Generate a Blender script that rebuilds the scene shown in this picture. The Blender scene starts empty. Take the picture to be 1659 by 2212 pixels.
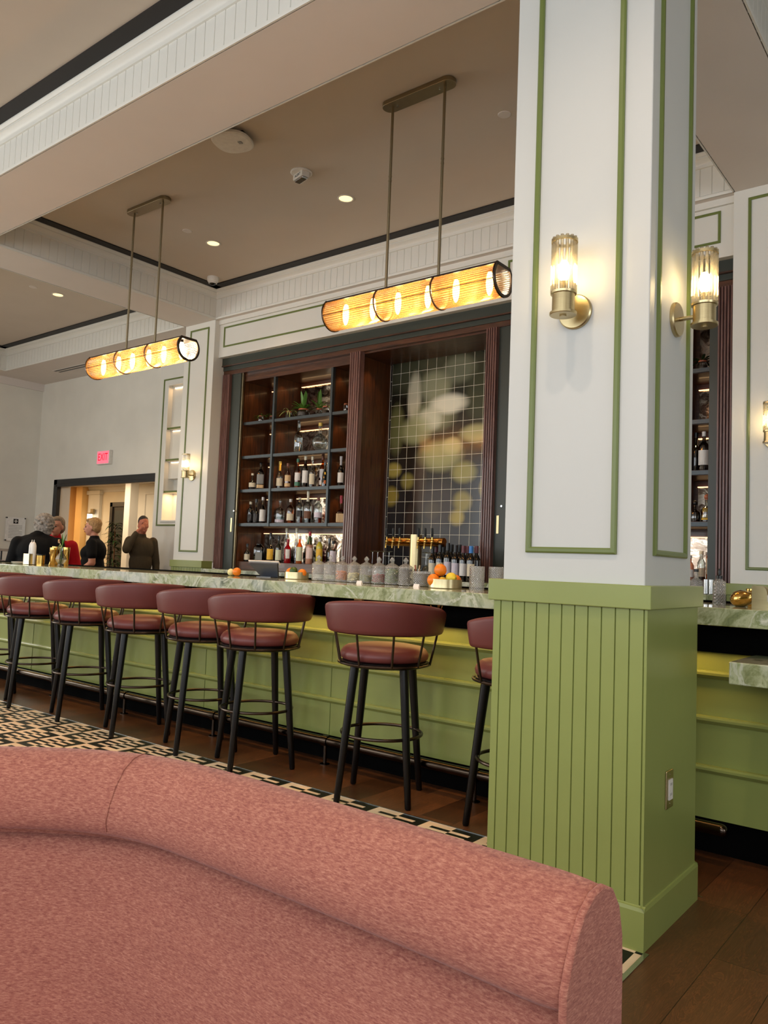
import bpy, bmesh, math, random
from mathutils import Vector, Matrix
random.seed(7)
PI = math.pi
scene = bpy.context.scene
C = scene.collection

# ------------------------------------------------------------------ camera
cam_d = bpy.data.cameras.new('camera'); cam = bpy.data.objects.new('camera', cam_d); C.objects.link(cam)
cam_d.sensor_fit = 'VERTICAL'; cam_d.sensor_height = 36; cam_d.lens = 27.837; cam_d.clip_start = .05; cam_d.clip_end = 200
YAW, PITCH, ROLL = math.radians(-38.2904), math.radians(3.8056), math.radians(2.2154)
fw = Vector((math.sin(YAW)*math.cos(PITCH), math.cos(YAW)*math.cos(PITCH), math.sin(PITCH)))
r0 = Vector((math.cos(YAW), -math.sin(YAW), 0)); u0 = r0.cross(fw)
rr = r0*math.cos(ROLL) + u0*math.sin(ROLL); uu = -r0*math.sin(ROLL) + u0*math.cos(ROLL)
cam.matrix_world = Matrix(((rr.x, uu.x, -fw.x, 0), (rr.y, uu.y, -fw.y, 0), (rr.z, uu.z, -fw.z, 1.22), (0, 0, 0, 1)))
scene.camera = cam

# ------------------------------------------------------------------ view, world, big lights
vs = scene.view_settings
vs.view_transform = 'Standard'; vs.look = 'None'; vs.gamma = 1.0; vs.use_curve_mapping = False
vs.exposure = 0.24
scene.cycles.use_denoising = True
scene.cycles.max_bounces = 10; scene.cycles.diffuse_bounces = 5; scene.cycles.glossy_bounces = 4
scene.cycles.transmission_bounces = 4; scene.cycles.transparent_max_bounces = 20
scene.cycles.caustics_reflective = False; scene.cycles.caustics_refractive = False
scene.cycles.sample_clamp_indirect = 6.0

world = bpy.data.worlds.new('world'); scene.world = world; world.use_nodes = True
wn = world.node_tree.nodes; wl = world.node_tree.links
bg = wn['Background']; bg.inputs['Color'].default_value = (.80, .90, 1.0, 1); bg.inputs['Strength'].default_value = 1.3

def area(name, loc, rot, sx, sy, power, col, spread=None):
    l = bpy.data.lights.new(name, 'AREA'); l.shape = 'RECTANGLE'; l.size = sx; l.size_y = sy
    l.energy = power; l.color = col
    if spread: l.spread = spread
    o = bpy.data.objects.new(name, l); C.objects.link(o); o.location = loc; o.rotation_euler = rot
    return o
def point(name, loc, power, col, rad=.02):
    l = bpy.data.lights.new(name, 'POINT'); l.energy = power; l.color = col; l.shadow_soft_size = rad
    o = bpy.data.objects.new(name, l); C.objects.link(o); o.location = loc
    return o
def spot(name, loc, power, col, ang=100, blend=.6, rad=.04):
    l = bpy.data.lights.new(name, 'SPOT'); l.energy = power; l.color = col; l.spot_size = math.radians(ang); l.spot_blend = blend; l.shadow_soft_size = rad
    o = bpy.data.objects.new(name, l); C.objects.link(o); o.location = loc
    return o
DAY = (.93, .97, 1.0); WARM = (1.0, .68, .36); WARM2 = (1.0, .78, .52)
# daylight through the four front windows (their openings are built in wall_front)
WINP = 64
WIN = [(-9.2, 2.4), (-6.0, 2.4), (-2.8, 2.4), (.4, 2.4), (3.6, 2.4)]
for i, (wx, ww) in enumerate(WIN):
    area('window_or_fill_light', (wx, -4.05, 2.55), (PI/2, 0, 0), ww, 2.5, WINP, DAY)

# added fill light from the right, set in an invented window of the right wall
area('window_or_fill_light', (5.25, .6, 2.1), (PI/2, 0, PI/2), 2.4, 2.2, 55, DAY)
# daylight through the two windows in the left wall
WINL = [(-2.5, 2.2), (.6, 2.2)]
for (wy, ww) in WINL:
    area('window_or_fill_light', (-12.75, wy, 2.1), (PI/2, 0, -PI/2), ww, 2.2, 95, (1.0, .98, .88))

# ------------------------------------------------------------------ materials
def lin(h):
    h = h.lstrip('#'); v = [int(h[i:i+2], 16)/255 for i in (0, 2, 4)]
    return tuple((c/12.92 if c <= .04045 else ((c+.055)/1.055)**2.4) for c in v) + (1,)
MATS = {}
def base(name):
    m = bpy.data.materials.new(name); m.use_nodes = True; nt = m.node_tree
    return m, nt, nt.nodes['Principled BSDF']
def N(nt, t, **k):
    n = nt.nodes.new(t)
    for a, b in k.items(): setattr(n, a, b)
    return n
def noise(nt, scale, detail=4, vec=None, rough=.5, dist=0):
    n = N(nt, 'ShaderNodeTexNoise'); n.inputs['Scale'].default_value = scale; n.inputs['Detail'].default_value = detail
    n.inputs['Roughness'].default_value = rough; n.inputs['Distortion'].default_value = dist
    if vec is not None: nt.links.new(vec, n.inputs['Vector'])
    return n
def ramp(nt, fac, stops, interp='LINEAR'):
    r = N(nt, 'ShaderNodeValToRGB'); r.color_ramp.interpolation = interp
    el = r.color_ramp.elements
    while len(el) < len(stops): el.new(.5)
    for e, (p, c) in zip(el, stops): e.position = p; e.color = c
    nt.links.new(fac, r.inputs['Fac']); return r
def mapping(nt, scale=(1, 1, 1), rot=(0, 0, 0), loc=(0, 0, 0), coord='Object'):
    tc = N(nt, 'ShaderNodeTexCoord'); mp = N(nt, 'ShaderNodeMapping')
    mp.inputs['Scale'].default_value = scale; mp.inputs['Rotation'].default_value = rot; mp.inputs['Location'].default_value = loc
    nt.links.new(tc.outputs[coord], mp.inputs['Vector']); return mp.outputs['Vector']
def bump(nt, bs, h, strength=.1, dist=.01):
    b = N(nt, 'ShaderNodeBump'); b.inputs['Strength'].default_value = strength; b.inputs['Distance'].default_value = dist
    nt.links.new(h, b.inputs['Height']); nt.links.new(b.outputs['Normal'], bs.inputs['Normal'])
def paint(name, col, rough=.5, var=.04, bs_=.06, scale=18, spec=.5):
    m, nt, b = base(name); v = mapping(nt)
    n = noise(nt, 2.5, 3, v); c = lin(col) if isinstance(col, str) else col
    lo = tuple(max(0, x*(1-var)) for x in c[:3])+(1,); hi = tuple(x*(1+var) for x in c[:3])+(1,)
    r = ramp(nt, n.outputs['Fac'], [(.3, lo), (.7, hi)]); nt.links.new(r.outputs['Color'], b.inputs['Base Color'])
    b.inputs['Roughness'].default_value = rough; b.inputs['Specular IOR Level'].default_value = spec
    n2 = noise(nt, scale, 4, v); bump(nt, b, n2.outputs['Fac'], bs_, .004)
    MATS[name] = m; return m
def metal(name, col, rough=.25, aniso=False):
    m, nt, b = base(name); b.inputs['Metallic'].default_value = 1; v = mapping(nt, (3, 3, 60))
    n = noise(nt, 6, 3, v); c = lin(col)
    r = ramp(nt, n.outputs['Fac'], [(.3, tuple(x*.9 for x in c[:3])+(1,)), (.7, c)]); nt.links.new(r.outputs['Color'], b.inputs['Base Color'])
    rr_ = N(nt, 'ShaderNodeMapRange'); rr_.inputs['To Min'].default_value = rough*.8; rr_.inputs['To Max'].default_value = rough*1.25
    nt.links.new(n.outputs['Fac'], rr_.inputs['Value']); nt.links.new(rr_.outputs['Result'], b.inputs['Roughness'])
    MATS[name] = m; return m
def plain(name, col, rough=.5, metallic=0, spec=.5, coat=0):
    m, nt, b = base(name); v = mapping(nt); c = lin(col)
    n = noise(nt, 30, 3, v)
    r = ramp(nt, n.outputs['Fac'], [(.3, tuple(x*.93 for x in c[:3])+(1,)), (.7, tuple(min(1, x*1.05) for x in c[:3])+(1,))])
    nt.links.new(r.outputs['Color'], b.inputs['Base Color'])
    b.inputs['Roughness'].default_value = rough; b.inputs['Metallic'].default_value = metallic; b.inputs['Specular IOR Level'].default_value = spec
    b.inputs['Coat Weight'].default_value = coat
    MATS[name] = m; return m
def emit(name, col, strength):
    m = bpy.data.materials.new(name); m.use_nodes = True; nt = m.node_tree; nt.nodes.clear()
    e = N(nt, 'ShaderNodeEmission'); e.inputs['Color'].default_value = lin(col) if isinstance(col, str) else col; e.inputs['Strength'].default_value = strength
    o = N(nt, 'ShaderNodeOutputMaterial'); nt.links.new(e.outputs[0], o.inputs[0]); MATS[name] = m; return m
def glass(name, tint, gloss=.06, rough=.03, trans=1.0, pattern=0, white=0.0, whitecol='#ffffff', transl=0):
    """thin glass: tinted see-through plus mirror reflection by viewing angle"""
    m = bpy.data.materials.new(name); m.use_nodes = True; nt = m.node_tree; nt.nodes.clear()
    out = N(nt, 'ShaderNodeOutputMaterial'); tr = N(nt, 'ShaderNodeBsdfTransparent'); gl = N(nt, 'ShaderNodeBsdfGlossy')
    tr.inputs['Color'].default_value = lin(tint); gl.inputs['Roughness'].default_value = rough
    lw = N(nt, 'ShaderNodeLayerWeight'); lw.inputs['Blend'].default_value = .35
    mr = N(nt, 'ShaderNodeMapRange'); mr.inputs['To Min'].default_value = gloss; mr.inputs['To Max'].default_value = .45 if pattern else .75
    nt.links.new(lw.outputs['Fresnel'], mr.inputs['Value'])
    mx = N(nt, 'ShaderNodeMixShader'); nt.links.new(mr.outputs['Result'], mx.inputs[0]); nt.links.new(tr.outputs[0], mx.inputs[1]); nt.links.new(gl.outputs[0], mx.inputs[2])
    last = mx
    if white > 0:
        d = N(nt, 'ShaderNodeBsdfTranslucent') if transl else N(nt, 'ShaderNodeBsdfDiffuse'); d.inputs['Color'].default_value = lin(whitecol)
        m2 = N(nt, 'ShaderNodeMixShader'); m2.inputs[0].default_value = white
        nt.links.new(mx.outputs[0], m2.inputs[1]); nt.links.new(d.outputs[0], m2.inputs[2]); last = m2
    if pattern:
        v = mapping(nt, (pattern, pattern, pattern))
        w1 = N(nt, 'ShaderNodeTexWave'); w1.bands_direction = 'DIAGONAL'; w1.inputs['Scale'].default_value = 1; nt.links.new(v, w1.inputs['Vector'])
        v2 = mapping(nt, (-pattern, -pattern, pattern))
        w2 = N(nt, 'ShaderNodeTexWave'); w2.bands_direction = 'DIAGONAL'; w2.inputs['Scale'].default_value = 1; nt.links.new(v2, w2.inputs['Vector'])
        mm = N(nt, 'ShaderNodeMath', operation='MAXIMUM'); nt.links.new(w1.outputs['Fac'], mm.inputs[0]); nt.links.new(w2.outputs['Fac'], mm.inputs[1])
        bp = N(nt, 'ShaderNodeBump'); bp.inputs['Strength'].default_value = 1; bp.inputs['Distance'].default_value = .004
        nt.links.new(mm.outputs[0], bp.inputs['Height']); nt.links.new(bp.outputs[0], gl.inputs['Normal'])
        ad = N(nt, 'ShaderNodeMath', operation='MULTIPLY_ADD'); nt.links.new(mm.outputs[0], ad.inputs[0]); ad.inputs[1].default_value = .20; ad.use_clamp = True
        nt.links.new(mr.outputs['Result'], ad.inputs[2]); nt.links.new(ad.outputs[0], mx.inputs[0])
    nt.links.new(last.outputs[0], out.inputs[0]); MATS[name] = m; return m
def wood(name, dark, light, rough=.35, axis='Z', scale=1.0, coat=.15):
    m, nt, b = base(name); s = {'X': (1.2, 14, 14), 'Y': (14, 1.2, 14), 'Z': (14, 14, 1.2)}[axis]
    v = mapping(nt, tuple(x*scale for x in s)); n = noise(nt, 3, 8, v, .62, .6)
    r = ramp(nt, n.outputs['Fac'], [(.28, lin(dark)), (.72, lin(light))]); nt.links.new(r.outputs['Color'], b.inputs['Base Color'])
    b.inputs['Roughness'].default_value = rough; b.inputs['Coat Weight'].default_value = coat; bump(nt, b, n.outputs['Fac'], .06, .003)
    MATS[name] = m; return m

paint('wall_paint', '#d9d7ce', .6)
paint('wall_left_paint', '#dedbd1', .6)
paint('ceiling_paint', '#c9beb0', .8, .02)
paint('ceiling_paint_lit', '#d9d1ca', .75, .02)  # ceiling paint lightened: the light on the soffits is put into the colour
paint('trim_white', '#dcdad2', .4, .02)
paint('pillar_white', '#c6c7c3', .45, .015, .04)
paint('green_paint', '#8b9553', .29, .05, .12, 9)
paint('green_molding', '#67743a', .35)
paint('black_band', '#15100f', .6)
paint('dark_green', '#2f352e', .4)
paint('room_cream', '#e8dcc3', .6)
paint('room_cream_lit', '#e3b978', .6)  # cream wall with the warm lamplight put into its colour
paint('door_dark', '#282320', .35)
plain('black_frame', '#1c1d20', .35)
plain('black_satin', '#0d0d0e', .38, 0, .5)
plain('black_apron', '#040404', .85, 0, .05)
plain('stool_black', '#060607', .32, 0, .35)
plain('gunmetal', '#42484b', .38, .6)
metal('brass', '#d8c28c', .22); metal('brass_dark', '#9c8f74', .38); metal('gold', '#dcb263', .12); metal('copper_brass', '#b07a38', .2)
metal('bronze', '#4a3f37', .30); metal('chrome', '#c8c8c6', .18); metal('rail_metal', '#4f443b', .2)
metal('bowl_brass', '#cdbf95', .32); metal('brushed_brass', '#c6b489', .3)
wood('walnut', '#2e1809', '#66391b'); wood('walnut_x', '#2c170d', '#633a22', axis='X'); wood('walnut_y', '#22110a', '#4b2a17', axis='Y')
wood('flute_wood', '#4c302a', '#83605a', .3)
glass('clear_glass', '#f2f5f4', .10, .03)
glass('rod_glass', '#fbf6ea', .14, .05, white=.12, whitecol='#fff6df', transl=1)
glass('amber_glass', '#f3cb8c', .05, .12, white=.30, whitecol='#f2a860', transl=1)
glass('amber_gap', '#c9893c', .04, .2, white=.30, whitecol='#d08030', transl=1)
glass('crystal_glass', '#f2f4f4', .10, .05, pattern=42, white=.11, whitecol='#f4f6f6')
glass('bottle_clear', '#dfe4e2', .14, .03)
glass('bottle_amber', '#d08d45', .1, .03)
glass('bottle_whisky', '#bb6722', .1, .03)
glass('bottle_brown', '#5a2a16', .1, .03)
glass('bottle_green', '#4f9a58', .1, .03)
glass('bottle_smoke', '#6f6a64', .12, .03)
glass('bottle_pink', '#eab391', .08, .05, white=.45, whitecol='#e8b295')
glass('bottle_yellow', '#eee065', .05, .05, white=.55, whitecol='#e9dc55')
glass('bottle_red', '#e4152a', .06, .03, white=.35, whitecol='#c81022')
glass('bottle_orange', '#e98a3a', .06, .03, white=.3, whitecol='#e08030')
plain('bottle_dark', '#0d0c0b', .08, 0, .6, .6)
plain('bottle_darkgreen', '#0e150e', .08, 0, .6, .6)
for n_, c_ in dict(lab_cream='#e4d9bd', lab_white='#e6e4e0', lab_yellow='#e8b83a', lab_tan='#d8b98a', lab_black='#1d1b1c', lab_brown='#6b452c', lab_orange='#dd7a3d', lab_pink='#e3c9c4', lab_grey='#8b8d8c', lab_lilac='#d8d0dd', lab_green='#d9e0c0').items():
    m, nt, b = base(n_); v = mapping(nt, (60, 60, 9)); w = noise(nt, 1, 2, v); wv = N(nt, 'ShaderNodeTexWave', bands_direction='Z')
    nt.links.new(mapping(nt, (1, 1, 1)), wv.inputs['Vector']); wv.inputs['Scale'].default_value = 38
    mu = N(nt, 'ShaderNodeMath', operation='MULTIPLY'); nt.links.new(w.outputs['Fac'], mu.inputs[0]); nt.links.new(wv.outputs['Fac'], mu.inputs[1])
    cc = lin(c_); dk = tuple(x*.35 for x in cc[:3])+(1,) if n_ != 'lab_black' else lin('#9a9690')
    r = ramp(nt, mu.outputs[0], [(.50, cc), (.60, dk)]); nt.links.new(r.outputs['Color'], b.inputs['Base Color']); b.inputs['Roughness'].default_value = .55; MATS[n_] = m
for n_, c_ in dict(cap_cream='#e3dcc2', cap_red='#b3142a', cap_yellow='#d9be5a', cap_green='#2f6f52', cap_white='#e6e2e0', cap_silver='#c9c9ca', cap_black='#101010', cap_brown='#7c4328', cap_maroon='#5d1420', cap_blue='#2f7fd0', cap_copper='#b5694a').items(): plain(n_, c_, .35)
plain('orange_peel', '#f0861c', .4); plain('lemon_peel', '#ecd23f', .4); plain('lime_peel', '#3c5a1c', .4); plain('lemon_flesh', '#efe6a8', .5)
plain('cherry', '#9c1430', .25); plain('olive', '#7d8a3f', .3); plain('mint', '#4d7a34', .6); plain('syrup', '#170d10', .1)
plain('leaf', '#4d7d28', .45); plain('leaf_pale', '#93a86a', .45); plain('leaf_dark', '#1f3618', .4); plain('petal', '#e8c8a0', .5)
plain('soil', '#33231a', .8); plain('paper', '#e9e8e5', .6); plain('white_plastic', '#dedbd5', .4); plain('dark_lens', '#101013', .08)
plain('tablet_grey', '#474c57', .35); plain('screw', '#a39a85', .3, 1)
plain('skin', '#c98d73', .5); plain('skin_b', '#b56a50', .5); plain('lips', '#9a4a42', .5); plain('eye_dark', '#1c1512', .3)
def hair(name, c1, c2, sc=60):
    m, nt, b = base(name); v = mapping(nt, (1, 1, .35)); n = noise(nt, sc, 6, v, .7, 1.5)
    r = ramp(nt, n.outputs['Fac'], [(.35, lin(c1)), (.65, lin(c2))]); nt.links.new(r.outputs['Color'], b.inputs['Base Color'])
    b.inputs['Roughness'].default_value = .6; bump(nt, b, n.outputs['Fac'], .6, .01); MATS[name] = m
hair('hair_blond', '#7d5a33', '#cfa66c'); hair('hair_grey', '#57504a', '#b5aca3', 45); hair('hair_dark', '#100b0a', '#2c211e'); hair('hair_light_brown', '#5c4a39', '#a08a70')
plain('cloth_black', '#0c0c0e', .85, 0, .2); plain('cloth_olive', '#463c2c', .85, 0, .2); plain('cloth_red', '#b0121e', .8, 0, .2); plain('cloth_khaki', '#6f6250', .85, 0, .2)
plain('leather_shoe', '#15120f', .4)
emit('bulb', (1, .82, .55, 1), 24); emit('bulb_small', (1, .76, .40, 1), 60); emit('downlight', (1, .66, .26, 1), 2.2)
emit('led', (1, .60, .28, 1), 2.4); emit('exit_red', (1, .20, .26, 1), 1.0); emit('exit_text', (1, .0, .02, 1), 1.1); emit('sconce_tube', (1, .88, .66, 1), 3.0)

def fabric(name, c1, c2, c3, scale):
    m, nt, b = base(name); v = mapping(nt, (.55, .55, 2.6)); n = noise(nt, scale, 9, v, .75, .3)
    n3 = noise(nt, 9, 3, v, .5)
    r = ramp(nt, n.outputs['Fac'], [(.30, lin(c1)), (.5, lin(c2)), (.72, lin(c3))])
    mix = N(nt, 'ShaderNodeMixRGB'); mix.blend_type = 'MULTIPLY'; mix.inputs[0].default_value = .35
    r3 = ramp(nt, n3.outputs['Fac'], [(.35, (.82, .80, .82, 1)), (.65, (1, 1, 1, 1))])
    nt.links.new(r.outputs['Color'], mix.inputs[1]); nt.links.new(r3.outputs['Color'], mix.inputs[2]); nt.links.new(mix.outputs[0], b.inputs['Base Color'])
    b.inputs['Roughness'].default_value = .95; b.inputs['Specular IOR Level'].default_value = .15; b.inputs['Sheen Weight'].default_value = .12; b.inputs['Sheen Roughness'].default_value = .5
    n2 = noise(nt, 700, 3, v); bump(nt, b, n2.outputs['Fac'], .35, .0015); MATS[name] = m
fabric('sofa_fabric', '#7c433f', '#a86a5b', '#d29a83', 190)
def leather(name, col):
    m, nt, b = base(name); v = mapping(nt); c = lin(col); n = noise(nt, 4, 3, v)
    r = ramp(nt, n.outputs['Fac'], [(.3, tuple(x*.88 for x in c[:3])+(1,)), (.7, c)]); nt.links.new(r.outputs['Color'], b.inputs['Base Color'])
    b.inputs['Roughness'].default_value = .46; vo = N(nt, 'ShaderNodeTexVoronoi'); vo.inputs['Scale'].default_value = 260; nt.links.new(v, vo.inputs['Vector']); bump(nt, b, vo.outputs['Distance'], .12, .001); MATS[name] = m
leather('stool_leather', '#6b3230')

def marble():
    m, nt, b = base('green_marble'); v = mapping(nt, (1, 1, 1))
    w = noise(nt, 1.5, 6, v, .6); mixv = N(nt, 'ShaderNodeMixRGB'); mixv.inputs[0].default_value = .12; nt.links.new(v, mixv.inputs[1]); nt.links.new(w.outputs['Color'], mixv.inputs[2])
    n = noise(nt, 7, 12, mixv.outputs[0], .66, .7)
    r = ramp(nt, n.outputs['Fac'], [(.28, lin('#4f5a44')), (.40, lin('#8b9468')), (.50, lin('#bfc4a0')), (.60, lin('#8f9a6c')), (.72, lin('#e0e1d0'))])
    n2 = noise(nt, 2.1, 4, v, .5, .8); rm = ramp(nt, n2.outputs['Fac'], [(.50, (0, 0, 0, 1)), (.62, (1, 1, 1, 1))])
    r2 = ramp(nt, n.outputs['Fac'], [(.30, lin('#4f584c')), (.45, lin('#9aa392')), (.55, lin('#cdd1c6')), (.68, lin('#7f8a72'))])
    mx = N(nt, 'ShaderNodeMixRGB'); nt.links.new(rm.outputs['Color'], mx.inputs[0]); nt.links.new(r.outputs['Color'], mx.inputs[1]); nt.links.new(r2.outputs['Color'], mx.inputs[2])
    # pale veins
    n3 = noise(nt, 3.2, 9, mixv.outputs[0], .6, 1.2); rv = ramp(nt, n3.outputs['Fac'], [(.480, (0, 0, 0, 1)), (.5, (1, 1, 1, 1)), (.52, (0, 0, 0, 1))])
    mx2 = N(nt, 'ShaderNodeMixRGB'); nt.links.new(rv.outputs['Color'], mx2.inputs[0]); nt.links.new(mx.outputs[0], mx2.inputs[1]); mx2.inputs[2].default_value = lin('#cfd2bd')
    nt.links.new(mx2.outputs[0], b.inputs['Base Color']); b.inputs['Roughness'].default_value = .09; b.inputs['Coat Weight'].default_value = .4; MATS['green_marble'] = m
marble()
def antique_mirror():
    m, nt, b = base('antique_mirror'); v = mapping(nt, (1, 1, 1)); n = noise(nt, 7, 9, v, .65, 2.2)
    r = ramp(nt, n.outputs['Fac'], [(.35, lin('#4a3c33')), (.5, lin('#8f7d6c')), (.56, lin('#cfc4b2')), (.7, lin('#6b5d50'))])
    nt.links.new(r.outputs['Color'], b.inputs['Base Color']); b.inputs['Metallic'].default_value = 1
    rr_ = ramp(nt, n.outputs['Fac'], [(.4, (.05, .05, .05, 1)), (.7, (.28, .28, .28, 1))]); nt.links.new(rr_.outputs['Color'], b.inputs['Roughness']); MATS['antique_mirror'] = m
antique_mirror()

def mathn(nt, op, a, b_=None, c_=None, clamp=False):
    n = N(nt, 'ShaderNodeMath', operation=op); n.use_clamp = clamp
    for i, x in enumerate((a, b_, c_)):
        if x is None: continue
        if isinstance(x, (int, float)): n.inputs[i].default_value = x
        else: nt.links.new(x, n.inputs[i])
    return n.outputs[0]
def floor_tile():
    """black and cream cement tile: four quadrants per square, each framed on its outer side and striped inside"""
    m, nt, b = base('floor_tile'); geo = N(nt, 'ShaderNodeNewGeometry'); sp = N(nt, 'ShaderNodeSeparateXYZ'); nt.links.new(geo.outputs['Position'], sp.inputs[0])
    P_ = .309
    u = mathn(nt, 'FRACT', mathn(nt, 'MULTIPLY', mathn(nt, 'ADD', sp.outputs['X'], 1.889+20*P_), 1/P_))
    w = mathn(nt, 'FRACT', mathn(nt, 'MULTIPLY', mathn(nt, 'SUBTRACT', 3.23+20*P_, sp.outputs['Y']), 1/P_))
    U = mathn(nt, 'GREATER_THAN', u, .5); W = mathn(nt, 'GREATER_THAN', w, .5)
    bgc = mathn(nt, 'ABSOLUTE', mathn(nt, 'SUBTRACT', U, W))
    ud = mathn(nt, 'MINIMUM', u, mathn(nt, 'SUBTRACT', 1, u)); wd = mathn(nt, 'MINIMUM', w, mathn(nt, 'SUBTRACT', 1, w))
    f = .155; inside = mathn(nt, 'MULTIPLY', mathn(nt, 'GREATER_THAN', ud, f), mathn(nt, 'GREATER_THAN', wd, f))
    st = (0.5-f)/4
    idx = mathn(nt, 'FRACT', mathn(nt, 'MULTIPLY', mathn(nt, 'SUBTRACT', wd, f), 1/(2*st)))
    inv = mathn(nt, 'MULTIPLY', inside, mathn(nt, 'LESS_THAN', idx, .5))
    k = mathn(nt, 'ABSOLUTE', mathn(nt, 'SUBTRACT', bgc, inv))
    n = noise(nt, 5, 3, None); nt.links.new(geo.outputs['Position'], n.inputs['Vector'])
    cr = ramp(nt, n.outputs['Fac'], [(.35, lin('#dcc3a2')), (.65, lin('#ecd9bd'))]); bk = ramp(nt, n.outputs['Fac'], [(.35, lin('#060707')), (.65, lin('#0f110d'))])
    mx = N(nt, 'ShaderNodeMixRGB'); nt.links.new(k, mx.inputs[0]); nt.links.new(cr.outputs[0], mx.inputs[1]); nt.links.new(bk.outputs[0], mx.inputs[2])
    nt.links.new(mx.outputs[0], b.inputs['Base Color']); b.inputs['Roughness'].default_value = .4; b.inputs['Specular IOR Level'].default_value = .25; MATS['floor_tile'] = m
floor_tile()
def floor_wood():
    m, nt, b = base('floor_wood'); geo = N(nt, 'ShaderNodeNewGeometry'); sp = N(nt, 'ShaderNodeSeparateXYZ'); nt.links.new(geo.outputs['Position'], sp.inputs[0])
    W_ = .19
    ci = mathn(nt, 'FLOOR', mathn(nt, 'MULTIPLY', mathn(nt, 'ADD', sp.outputs['X'], 30.97), 1/W_))
    wn1 = N(nt, 'ShaderNodeTexWhiteNoise', noise_dimensions='1D'); nt.links.new(ci, wn1.inputs['W'])
    yy = mathn(nt, 'ADD', sp.outputs['Y'], mathn(nt, 'MULTIPLY', wn1.outputs['Value'], 1.5))
    cj = mathn(nt, 'FLOOR', mathn(nt, 'MULTIPLY', yy, 1/1.5))
    wn2 = N(nt, 'ShaderNodeTexWhiteNoise', noise_dimensions='2D'); cv = N(nt, 'ShaderNodeCombineXYZ'); nt.links.new(ci, cv.inputs[0]); nt.links.new(cj, cv.inputs[1]); nt.links.new(cv.outputs[0], wn2.inputs['Vector'])
    mp = N(nt, 'ShaderNodeMapping'); mp.inputs['Scale'].default_value = (9, 1.1, 1); nt.links.new(geo.outputs['Position'], mp.inputs['Vector'])
    off = N(nt, 'ShaderNodeVectorMath', operation='ADD'); nt.links.new(mp.outputs[0], off.inputs[0])
    sc = N(nt, 'ShaderNodeVectorMath', operation='SCALE'); nt.links.new(wn2.outputs['Color'], sc.inputs[0]); sc.inputs['Scale'].default_value = 20; nt.links.new(sc.outputs[0], off.inputs[1])
    n = noise(nt, 1.6, 6, off.outputs[0], .6, 1.4)
    # grain rings: repeating bands from the noise
    g = mathn(nt, 'FRACT', mathn(nt, 'MULTIPLY', n.outputs['Fac'], 14))
    grain = ramp(nt, g, [(0, (.74, .72, .70, 1)), (.72, (.98, .98, .98, 1)), (.93, (1.5, 1.35, 1.15, 1)), (1, (.74, .72, .7, 1))])
    basec = ramp(nt, wn2.outputs['Value'], [(0, lin('#472c1a')), (.5, lin('#583722')), (1, lin('#6b4429'))])
    mx = N(nt, 'ShaderNodeMixRGB'); mx.blend_type = 'MULTIPLY'; mx.inputs[0].default_value = 1; nt.links.new(basec.outputs[0], mx.inputs[1]); nt.links.new(grain.outputs[0], mx.inputs[2])
    fx = mathn(nt, 'FRACT', mathn(nt, 'MULTIPLY', mathn(nt, 'ADD', sp.outputs['X'], 30.97), 1/W_)); fy = mathn(nt, 'FRACT', mathn(nt, 'MULTIPLY', yy, 1/1.5))
    gap = mathn(nt, 'MAXIMUM', mathn(nt, 'LESS_THAN', fx, .014), mathn(nt, 'LESS_THAN', fy, .002))
    mx2 = N(nt, 'ShaderNodeMixRGB'); nt.links.new(gap, mx2.inputs[0]); nt.links.new(mx.outputs[0], mx2.inputs[1]); mx2.inputs[2].default_value = lin('#24140c')
    nt.links.new(mx2.outputs[0], b.inputs['Base Color']); b.inputs['Roughness'].default_value = .34; bump(nt, b, n.outputs['Fac'], .05, .002); MATS['floor_wood'] = m
floor_wood()
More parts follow.
